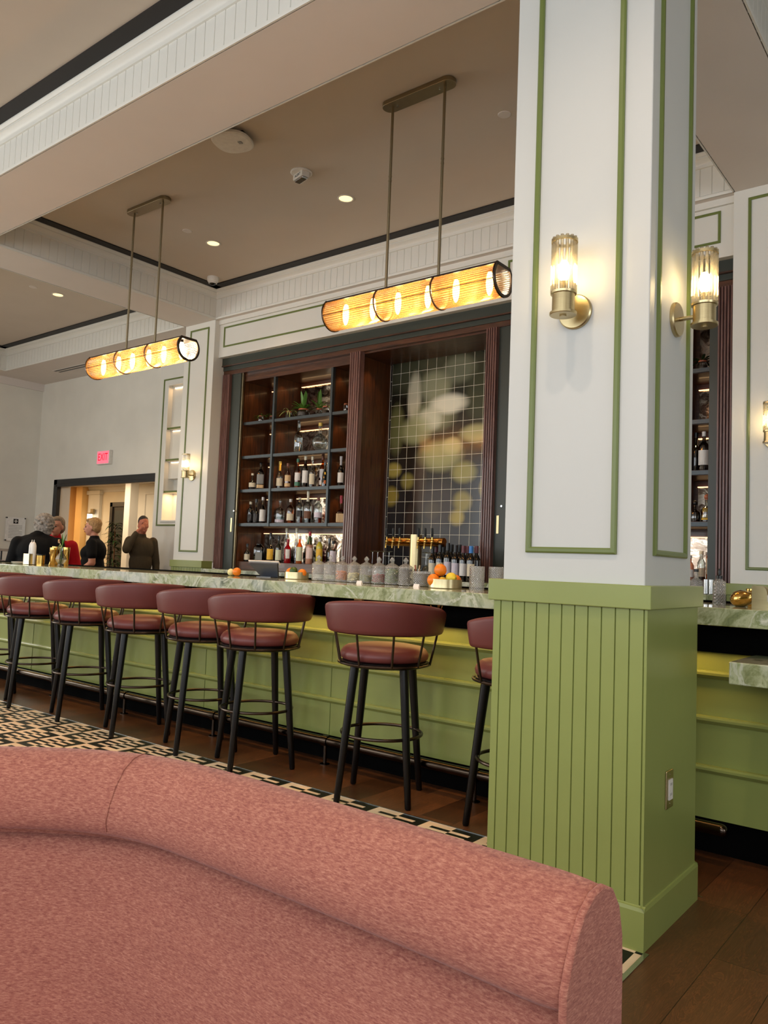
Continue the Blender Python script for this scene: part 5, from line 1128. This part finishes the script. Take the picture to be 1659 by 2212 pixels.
for k in range(6):
    a = k*PI/3; leafmesh(m, (-.055, 0, .225), (math.cos(a), .3, math.sin(a)), .022, .008, .1, 4)
m.tube([(0, 0, .17), (-.03, 0, .205), (-.055, 0, .225)], .002, 5); m.build('blossom', 'petal', t, ang=80)
def shaker(x, y, r, h, lab, name='cocktail_shaker', mat='gold'):
    m = MB(); m.lathe([(r*.62, 0), (r*.66, .003), (r*.95, h*.8), (r, h*.97), (r*.97, h), (r*.9, h*.96), (r*.6, .01), (0, .01)], 32, cap=False)
    return tag(m.build(name, mat, None, loc=(x, y, ZT)), lab, 'bar tool')
shaker(-6.966, 3.92, .038, .176, 'tall gold shaker tin left of the bud vase'); shaker(-6.800, 3.93, .030, .172, 'gold shaker tin behind the bud vase')
shaker(-6.905, 3.86, .034, .165, 'second gold shaker tin next to the tallest one')
t = thing('jigger', 'gold double jigger between napkin box and shakers', 'bar tool', (-7.055, 3.93, ZT)); m = MB(); m.lathe([(.020, 0), (.024, .002), (.008, .055), (.026, .12), (.024, .12), (.006, .06)], 24, cap=False); m.build('cone_body', 'gold', t)
t = thing('gold_cup', 'short gold cup with dark rim in front of the shakers', 'cup', (-6.975, 3.78, ZT)); m = MB(); m.lathe([(0, .002), (.034, .002), (.036, .0), (.036, .09)], 32, cap=False); m.build('cup_wall', 'gold', t); m = MB(); m.lathe([(.036, .088), (.040, .09), (.040, .098), (0, .098)], 32, cap=False); m.build('dark_lid', 'cap_black', t)
t = thing('napkin_box', 'pale brass open napkin box at the left of the bar', 'box', (-7.075, 3.74, ZT))
m = MB(); m.box(-.055, .055, -.045, -.041, 0, .10); m.box(-.055, .055, .041, .045, 0, .10); m.box(-.055, -.051, -.045, .045, 0, .10); m.box(.051, .055, -.045, .045, 0, .10); m.box(-.055, .055, -.045, .045, 0, .004); m.build('box_walls', 'bowl_brass', t, smooth=False)
for i, dx in enumerate((-.016, .022)):
    m = MB(); m.lathe([(.022, .0), (.024, .10), (.023, .17), (.016, .195), (.005, .205), (.003, .222), (0, .226)], 10, cap=False)
    tag(m.build('rolled_napkin', 'paper', None, ang=20, loc=(-7.060+dx, 3.74, ZT+.005)), ['left white rolled napkin standing in the box', 'right white rolled napkin standing in the box'][i], 'napkin')
for i in range(2):
    m = MB(); m.lathe([(0, .0), (.04, .0), (.060, .008), (.061, .010), (.045, .004), (0, .004)], 36, cap=False); tag(m.build('side_plate', 'paper', None, loc=(-7.345, 3.76, ZT+i*.011)), ['lower white plate of the pair at the left of the bar', 'upper white plate of the pair at the left of the bar'][i], 'plate')
# right end group
t = thing('dropper_bottle', 'cut glass bitters bottle with black base right of the pillar', 'bottle', (-1.052, 3.86, ZT))
m = MB(); m.lathe([(.027, 0), (.029, .004), (.029, .105), (.020, .112), (.012, .116), (.012, .122)], 24, cap=False); m.build('bottle_body', 'crystal_glass', t, ang=50)
m = MB(); m.lathe([(0, .006), (.026, .008), (.026, .05), (0, .051)], 20); m.build('dark_bitters', 'syrup', t)
m = MB(); m.lathe([(.015, .120), (.015, .134), (.006, .137), (.007, .155), (.004, .166), (0, .167)], 16); m.build('dropper_top', 'cap_black', t)
for i, (x, y) in enumerate(((-1.607, 5.58), (-1.572, 5.58))):
    m = MB(); m.lathe([(.012, 0), (.016, .004), (.016, .10), (.013, .098), (.011, .01), (0, .01)], 20, cap=False); tag(m.build('metal_cup', 'chrome', None, loc=(x, y, 1.105)), ['left small metal tumbler on the right back counter', 'right small metal tumbler on the right back counter'][i], 'cup')
t = thing('gold_shell', 'polished gold egg shaped bowl lying on the right bar end', 'ornament', (-.925, 3.76, ZT))
m = MB(); m.lathe([(0, -.060), (.022, -.052), (.036, -.03), (.038, .0), (.030, .03), (.018, .055), (.01, .062)], 32, T=Matrix.Translation((0, 0, .037)) @ Matrix.Rotation(math.radians(80), 4, 'Y') @ Matrix.Rotation(.5, 4, 'X')); m.build('shell_body', 'gold', t)
shaker(-.93, 3.92, .020, .08, 'small gold cup behind the gold egg shaped bowl', 'gold_tumbler')
t = thing('napkin_caddy', 'brushed gold napkin caddy with curved ends at the right edge', 'caddy', (-.80, 3.70, ZT))
m = MB(); pts = [(-.03, 0), (.03, 0), (.03, .085), (.024, .094), (.016, .097), (-.022, .097), (-.03, .089)]
fp = [(-.066, 0), (.093, 0), (.093, .03), (-.004, .03), (-.006, .07), (-.012, .086), (-.024, .095), (-.036, .097), (-.066, .097)]
m.prism(fp, -.032, -.029, 'Y'); m.prism(fp, .029, .032, 'Y'); m.box(-.066, -.063, -.03, .03, 0, .097); m.box(-.066, .093, -.03, .03, 0, .003); m.build('caddy_body', 'bowl_brass', t, smooth=False)
m = MB(); m.box(-.06, .088, -.024, .024, .004, .058); tag(m.build('napkin_stack', 'paper', None, False, loc=(-.80, 3.70, ZT)), 'stack of white napkins in the gold caddy', 'napkins')

# ------------------------------------------------------------------ people
def blob(prims, name, mat, parent, voxel=.011, sm=3):
    """prims: ('e', centre, radii[, matrix]) or ('c', p0, p1, r0, r1) merged into one continuous skin"""
    m = MB()
    for p in prims:
        if p[0] == 'e':
            T = None
            if len(p) > 3: T = Matrix.Translation(Vector(p[1])) @ p[3] @ Matrix.Translation(-Vector(p[1]))
            m.ell(p[1], p[2], T, 20, 14)
        else:
            a, b, r0, r1 = Vector(p[1]), Vector(p[2]), p[3], p[4]
            m.ell(a, (r0, r0, r0), None, 16, 10); m.ell(b, (r1, r1, r1), None, 16, 10); m.tube([a, b], [r0, r1], 16)
    o = m.build(name, mat, parent)
    r = o.modifiers.new('remesh', 'REMESH'); r.mode = 'VOXEL'; r.voxel_size = voxel; r.use_smooth_shade = True
    s = o.modifiers.new('smooth', 'SMOOTH'); s.iterations = sm; s.factor = .5
    return o
def hand(w, d, up, L=.17, curl=.5, spread=.012):
    """palm and five separate fingers from wrist w along d; up = back of the hand side"""
    w = Vector(w); d = Vector(d).normalized(); up = Vector(up); up = (up-d*up.dot(d)).normalized(); s = d.cross(up)
    P = [('c', w, w+d*.035, .024, .027), ('e', w+d*.055, (.036, .036, .036))]
    for k in (-1.5, -.5, .5, 1.5): P.append(('c', w+d*.03+s*k*.010, w+d*.082+s*k*.018, .013, .0115))
    for k, l in ((-1.5, .062), (-.5, .075), (.5, .080), (1.5, .070)):
        a = w+d*.085+s*k*.0195; b = a+(d-up*curl*.35).normalized()*l*.5+s*k*.003; c = b+(d-up*curl).normalized()*l*.5+s*k*.002
        P += [('c', a, b, .0098, .0090), ('c', b, c, .0090, .0076)]
    a = w+d*.03+s*.030; b = a+(d*.7+s*.8).normalized()*.035; c = b+(d+s*.25-up*.2).normalized()*.032
    P += [('c', a, b, .0125, .0108), ('c', b, c, .0105, .0088)]
    return P
def head(parent, c, yaw=0, roll=0, skin='skin', sc=1.0):
    """head looking along local +X; returns primitives for the body skin and the matrix for hair and features"""
    c = Vector(c); T = Matrix.Translation(c) @ Matrix.Rotation(yaw, 4, 'Z') @ Matrix.Rotation(roll, 4, 'X') @ Matrix.Scale(sc, 4)
    q = lambda *a: T @ Vector(a)
    P = [('e', q(-.012, 0, .030), (.092*sc, .074*sc, .088*sc), ), ('e', q(.018, 0, -.035), (.066*sc, .058*sc, .078*sc)), ('e', q(.046, 0, -.088), (.030*sc, .028*sc, .022*sc)),
         ('c', q(.082, 0, .012), q(.104, 0, -.026), .010*sc, .013*sc), ('e', q(.080, 0, -.058), (.016*sc, .024*sc, .011*sc)), ('e', q(.068, .03, .02), (.016*sc, .022*sc, .010*sc)), ('e', q(.068, -.03, .02), (.016*sc, .022*sc, .010*sc)),
         ('e', q(.045, .038, -.025), (.028*sc, .02*sc, .024*sc)), ('e', q(.045, -.038, -.025), (.028*sc, .02*sc, .024*sc)),
         ('e', q(-.012, .074, -.015), (.018*sc, .010*sc, .030*sc)), ('e', q(-.012, -.074, -.015), (.018*sc, .010*sc, .030*sc))]
    return P, T
def face(t, T, brow='hair_dark'):
    for s in (-1, 1):
        m = MB(); m.ell((.076, s*.030, .002), (.009, .013, .007), T, 12, 8); m.build('eye', 'eye_dark', t)
        m = MB(); m.tube([T @ Vector((.084, s*.014, .022)), T @ Vector((.086, s*.030, .027)), T @ Vector((.074, s*.046, .022))], .0035, 6); m.build('eyebrow', brow, t)
    m = MB(); m.ell((.090, 0, -.060), (.010, .022, .006), T, 12, 8); m.build('mouth', 'lips', t)
def legs(P, hz=.92, w=.10, r=.085):
    for s in (-1, 1): P += [('c', (0, s*w, hz), (.01, s*w, .50), r, r*.66), ('c', (.01, s*w, .50), (-.01, s*w, .10), r*.66, r*.5)]
    return P
def shoes(t):
    for s in (-1, 1):
        m = MB(); m.ell((.05, s*.10, .035), (.14, .045, .035), None, 16, 8); m.box(-.08, .17, s*.10-.04, s*.10+.04, 0, .02); m.build('shoe', 'leather_shoe', t)

# 1 woman with short blond hair, in profile
t = thing('person', 'person with short blond hair in a black short sleeved top, in profile looking left', 'person', (-9.22, 5.70, 0), math.radians(224))
P, T = head(t, (.035, 0, 1.555), 0)
P += [('c', (.012, 0, 1.48), (-.015, 0, 1.38), .048, .058)]
P += [('c', (-.01, .165, 1.33), (-.045, .225, 1.10), .050, .044), ('c', (-.045, .225, 1.10), (.14, .19, .97), .042, .030)] + hand((.15, .188, .965), (1, -.1, -.3), (0, 0, 1), curl=.5)
P += [('c', (-.01, -.165, 1.33), (-.03, -.225, 1.10), .050, .044), ('c', (-.03, -.225, 1.10), (.13, -.18, .97), .042, .030)] + hand((.14, -.178, .965), (1, .1, -.3), (0, 0, 1), curl=.5)
P += [('e', (0, 0, 1.15), (.09, .14, .2))]; legs(P)
blob(P, 'body', 'skin', t)
face(t, T)
blob([('e', (-.02, 0, 1.25), (.135, .185, .16)), ('e', (-.015, 0, 1.33), (.10, .19, .085)), ('e', (.045, 0, 1.22), (.12, .15, .11)), ('e', (.01, 0, 1.05), (.150, .180, .22)), ('e', (0, 0, .93), (.155, .185, .14)), ('c', (0, 0, 1.36), (.0, 0, 1.415), .085, .062),
      ('c', (-.005, .155, 1.34), (-.035, .215, 1.20), .068, .062), ('c', (-.005, -.155, 1.34), (-.03, -.215, 1.20), .068, .062)], 'black_top', 'cloth_black', t)
Q = []
for s in (-1, 1): Q += [('c', (0, s*.09, .90), (.01, s*.1, .50), .105, .075), ('c', (.01, s*.1, .50), (-.01, s*.1, .09), .075, .058)]
blob(Q, 'trousers', 'cloth_black', t); shoes(t)
q = lambda *a: T @ Vector(a)
blob([('e', q(-.026, 0, .048), (.094, .083, .084)), ('e', q(-.060, 0, -.005), (.050, .075, .075)), ('e', q(.030, .0, .088), (.055, .066, .030)), ('e', q(-.04, .06, .0), (.045, .025, .05)), ('e', q(-.04, -.06, .0), (.045, .025, .05))], 'hair', 'hair_blond', t, .009, 2)
# 2 man covering his face with one hand
t = thing('person', 'person in an olive brown sweater holding one hand over their face', 'person', (-8.93, 6.20, 0), math.radians(-14)); t.scale = (.95, .84, 1)
P, T = head(t, (.045, .0, 1.615), math.radians(-8), 0, 'skin_b', 1.0)
P += [('c', (.02, 0, 1.53), (-.01, 0, 1.43), .055, .062)]
P += [('c', (.0, -.19, 1.40), (.12, -.27, 1.30), .05, .045), ('c', (.12, -.27, 1.30), (.165, -.135, 1.525), .042, .030)] + hand((.172, -.12, 1.545), (.02, .80, .55), (1, -.1, .1), curl=.22)
P += [('c', (.0, .20, 1.40), (-.02, .26, 1.12), .05, .045), ('c', (-.02, .26, 1.12), (.05, .25, .88), .042, .030)] + hand((.052, .25, .87), (.15, 0, -1), (0, 1, 0), curl=.5)
P += [('e', (0, 0, 1.2), (.09, .15, .2))]; legs(P, .92, .1, .09)
blob(P, 'body', 'skin_b', t)
face(t, T)
blob([('e', (.01, 0, 1.30), (.135, .20, .17)), ('e', (-.005, 0, 1.38), (.10, .215, .085)), ('e', (.012, 0, 1.12), (.128, .18, .2)), ('e', (.01, 0, .98), (.130, .178, .12)), ('c', (-.005, 0, 1.42), (.008, 0, 1.475), .085, .066),
      ('c', (-.005, -.185, 1.39), (.12, -.275, 1.30), .075, .066), ('c', (.12, -.275, 1.30), (.158, -.16, 1.49), .060, .044),
      ('c', (-.005, .19, 1.39), (-.02, .262, 1.12), .075, .062), ('c', (-.02, .262, 1.12), (.045, .252, .91), .060, .044)], 'sweater', 'cloth_olive', t)
Q = []
for s in (-1, 1): Q += [('c', (.0, s*.09, .90), (.01, s*.1, .50), .115, .082), ('c', (.01, s*.1, .50), (-.01, s*.1, .09), .082, .065)]
blob(Q, 'trousers', 'cloth_khaki', t); shoes(t)
q = lambda *a: T @ Vector(a)
blob([('e', q(-.030, 0, .045), (.086, .078, .084)), ('e', q(-.055, 0, -.01), (.048, .070, .070)), ('e', q(.0, 0, .080), (.06, .064, .040))], 'hair', 'hair_dark', t, .009, 2)
# 3 grey haired woman from behind
t = thing('person', 'person with wavy grey hair in a black top, seen from behind', 'person', (-8.42, 4.52, 0), math.radians(140))
P, T = head(t, (.10, -.045, 1.515), math.radians(-10), 0)
P += [('c', (.07, -.02, 1.44), (.0, 0, 1.36), .052, .06)]
P += [('c', (.0, .2, 1.30), (.0, .265, 1.05), .055, .048), ('c', (.0, .265, 1.05), (.20, .20, 1.0), .042, .030)] + hand((.21, .198, 1.0), (1, -.2, 0), (0, 0, 1), curl=.5)
P += [('c', (.0, -.2, 1.30), (.0, -.265, 1.05), .055, .048), ('c', (.0, -.265, 1.05), (.20, -.20, 1.0), .042, .030)] + hand((.21, -.198, 1.0), (1, .2, 0), (0, 0, 1), curl=.5)
P += [('e', (0, 0, 1.1), (.1, .15, .2))]; legs(P, .9, .1, .09)
blob(P, 'body', 'skin', t)
face(t, T, 'hair_grey')
blob([('e', (-.01, 0, 1.22), (.165, .225, .18)), ('e', (.015, 0, 1.32), (.125, .225, .095)), ('e', (0, 0, 1.05), (.18, .225, .2)), ('e', (0, 0, .93), (.18, .22, .14)), ('c', (.0, .02, 1.34), (.04, -.01, 1.40), .10, .075),
      ('c', (-.005, .2, 1.30), (.0, .262, 1.06), .082, .068), ('c', (.0, .262, 1.06), (.15, .215, 1.01), .062, .045), ('c', (-.005, -.2, 1.30), (.0, -.262, 1.06), .082, .068), ('c', (.0, -.262, 1.06), (.15, -.215, 1.01), .062, .045)], 'black_top', 'cloth_black', t)
Q = []
for s in (-1, 1): Q += [('c', (.0, s*.09, .88), (.01, s*.1, .50), .115, .082), ('c', (.01, s*.1, .50), (-.01, s*.1, .09), .082, .062)]
blob(Q, 'trousers', 'cloth_black', t); shoes(t)
q = lambda *a: T @ Vector(a); hp = [('e', q(-.025, 0, .040), (.108, .100, .098)), ('e', q(-.060, 0, -.035), (.068, .098, .085)), ('e', q(-.055, 0, -.085), (.060, .090, .045))]
rnd = random.Random(3)
for i in range(80):
    a = rnd.uniform(0, 6.28); b = rnd.uniform(-.7, 1.3); hp.append(('e', q(-.035+.100*math.cos(a)*math.cos(b), .098*math.sin(a)*math.cos(b), .010+(.11 if b < 0 else .115)*math.sin(b)), (.020, .018, .015)))
hp = [h_ for h_ in hp if (T.inverted() @ h_[1]).x < .045]
blob(hp, 'hair', 'hair_grey', t, .007, 1)
# 4 woman in red, face peeking past the grey hair
t = thing('person', 'person in a red jacket with light brown hair, face partly hidden behind the grey haired person', 'person', (-8.80, 4.93, 0), math.radians(-40))
t['label'] = 'person in a red jacket, face peeking out behind the grey haired person'
P, T = head(t, (.05, .015, 1.515), math.radians(-18), 0)
P += [('c', (.02, 0, 1.43), (-.01, 0, 1.33), .05, .06)]
P += [('c', (.0, .19, 1.29), (.0, .25, 1.04), .052, .046), ('c', (.0, .25, 1.04), (.20, .20, .98), .042, .030)] + hand((.21, .198, .98), (1, -.2, 0), (0, 0, 1), curl=.5)
P += [('c', (.0, -.19, 1.29), (.0, -.25, 1.04), .052, .046), ('c', (.0, -.25, 1.04), (.20, -.20, .98), .042, .030)] + hand((.21, -.198, .98), (1, .2, 0), (0, 0, 1), curl=.5)
P += [('e', (0, 0, 1.1), (.1, .15, .2))]; legs(P, .9, .1, .09)
blob(P, 'body', 'skin', t); face(t, T, 'hair_light_brown')
blob([('e', (0, 0, 1.2), (.14, .20, .18)), ('e', (0, 0, 1.29), (.11, .205, .085)), ('e', (0, 0, 1.03), (.155, .19, .2)), ('e', (0, 0, .92), (.155, .19, .13)), ('c', (-.01, 0, 1.32), (.01, 0, 1.405), .09, .066),
      ('c', (.0, .185, 1.29), (.0, .25, 1.05), .076, .064), ('c', (.0, .25, 1.05), (.16, .212, .99), .058, .044), ('c', (.0, -.185, 1.29), (.0, -.25, 1.05), .076, .064), ('c', (.0, -.25, 1.05), (.16, -.212, .99), .058, .044)], 'red_jacket', 'cloth_red', t)
Q = []
for s in (-1, 1): Q += [('c', (.0, s*.09, .88), (.01, s*.1, .50), .11, .08), ('c', (.01, s*.1, .50), (-.01, s*.1, .09), .08, .06)]
blob(Q, 'trousers', 'cloth_black', t); shoes(t)
q = lambda *a: T @ Vector(a)
blob([('e', q(-.028, 0, .045), (.092, .082, .084)), ('e', q(-.058, 0, -.01), (.050, .074, .075)), ('e', q(.022, 0, .085), (.058, .066, .034))], 'hair', 'hair_light_brown', t, .009, 2)

# ------------------------------------------------------------------ plant and chair beyond the bar
t = thing('potted_tree', 'tall leafy potted tree by the dark door in the room beyond', 'plant', (-15.0, 9.75, 0))
m = MB(); m.lathe([(.13, 0), (.17, .38), (.18, .4), (.16, .4), (.15, .36), (0, .36)], 28); m.build('pot', 'black_satin', t)
m = MB(); m.tube([(0, 0, .3), (.02, 0, .9), (-.03, .02, 1.5), (-.02, 0, 1.85)], [.018, .015, .012, .006], 8); m.build('trunk', 'walnut', t)
m = MB(); rnd = random.Random(5)
for i in range(150):
    z = rnd.choice([rnd.uniform(.75, 1.3), rnd.uniform(1.35, 1.9)]); a = rnd.uniform(0, 2*PI); leafmesh(m, (.03*math.cos(a)-.02, .03*math.sin(a), z), (math.cos(a), math.sin(a), rnd.uniform(.1, 1)), rnd.uniform(.14, .28), .022, rnd.uniform(.3, .9), 5)
m.build('foliage', 'leaf_dark', t, ang=80)
t = thing('high_chair', 'dark wooden chair back with black spindles at the far left edge', 'chair', (-10.2, 5.05, 0), math.radians(20))
m = MB(); m.box(-.22, .22, -.015, .015, 1.205, 1.235); m.build('top_rail', 'bronze', t, smooth=False, bevel=.004)
m = MB(); m.box(-.22, .22, -.22, .22, 1.0, 1.05) if False else m.box(-.21, .21, -.40, .0, .72, .76); m.build('seat', 'walnut_x', t, smooth=False, bevel=.004)
m = MB(); m.box(-.22, .22, -.012, .012, 1.06, 1.09); m.build('lower_rail', 'walnut_x', t, smooth=False)
for x in (-.2, -.07, .07, .2): m = MB(); m.cyl((x, 0, .76), (x, 0, 1.21), .011, seg=8); m.build('spindle', 'stool_black', t)
for x in (-.19, .19):
    for y in (-.38, -.02): m = MB(); m.cyl((x, y, 0), (x, y, .72), .016, seg=8); m.build('leg', 'stool_black', t)
# ------------------------------------------------------------------ added recessed lights out of view, to warm stools, sofa and left bay
for i, (x, y) in enumerate(((-6.6, 3.38), (-5.0, 3.38), (-3.4, 3.38), (-2.1, 3.38), (-1.45, 1.25), (-.55, 1.25), (1.4, .3), (-4.0, .3))):
    downlight(x, y, ['added unseen ceiling light over the leftmost stools', 'added unseen ceiling light over the middle stools', 'added unseen ceiling light over the pair of close stools', 'added unseen ceiling light over the stool by the pillar', 'added unseen ceiling light over the sofa corner', 'added unseen ceiling light over the sofa end', 'added unseen ceiling light right of the sofa', 'added unseen ceiling light left of the sofa'][i], ZC, 90 if i < 4 else (62 if i < 6 else 60), (1, .52, .22) if i < 4 else (1, .78, .60), 75 if i < 4 else 120)
downlight(-9.6, 3.4, 'added unseen ceiling light over the left end of the bar'); downlight(-11.2, 3.4, 'added unseen ceiling light near the left wall')  # added behind the beam to brighten the left walls
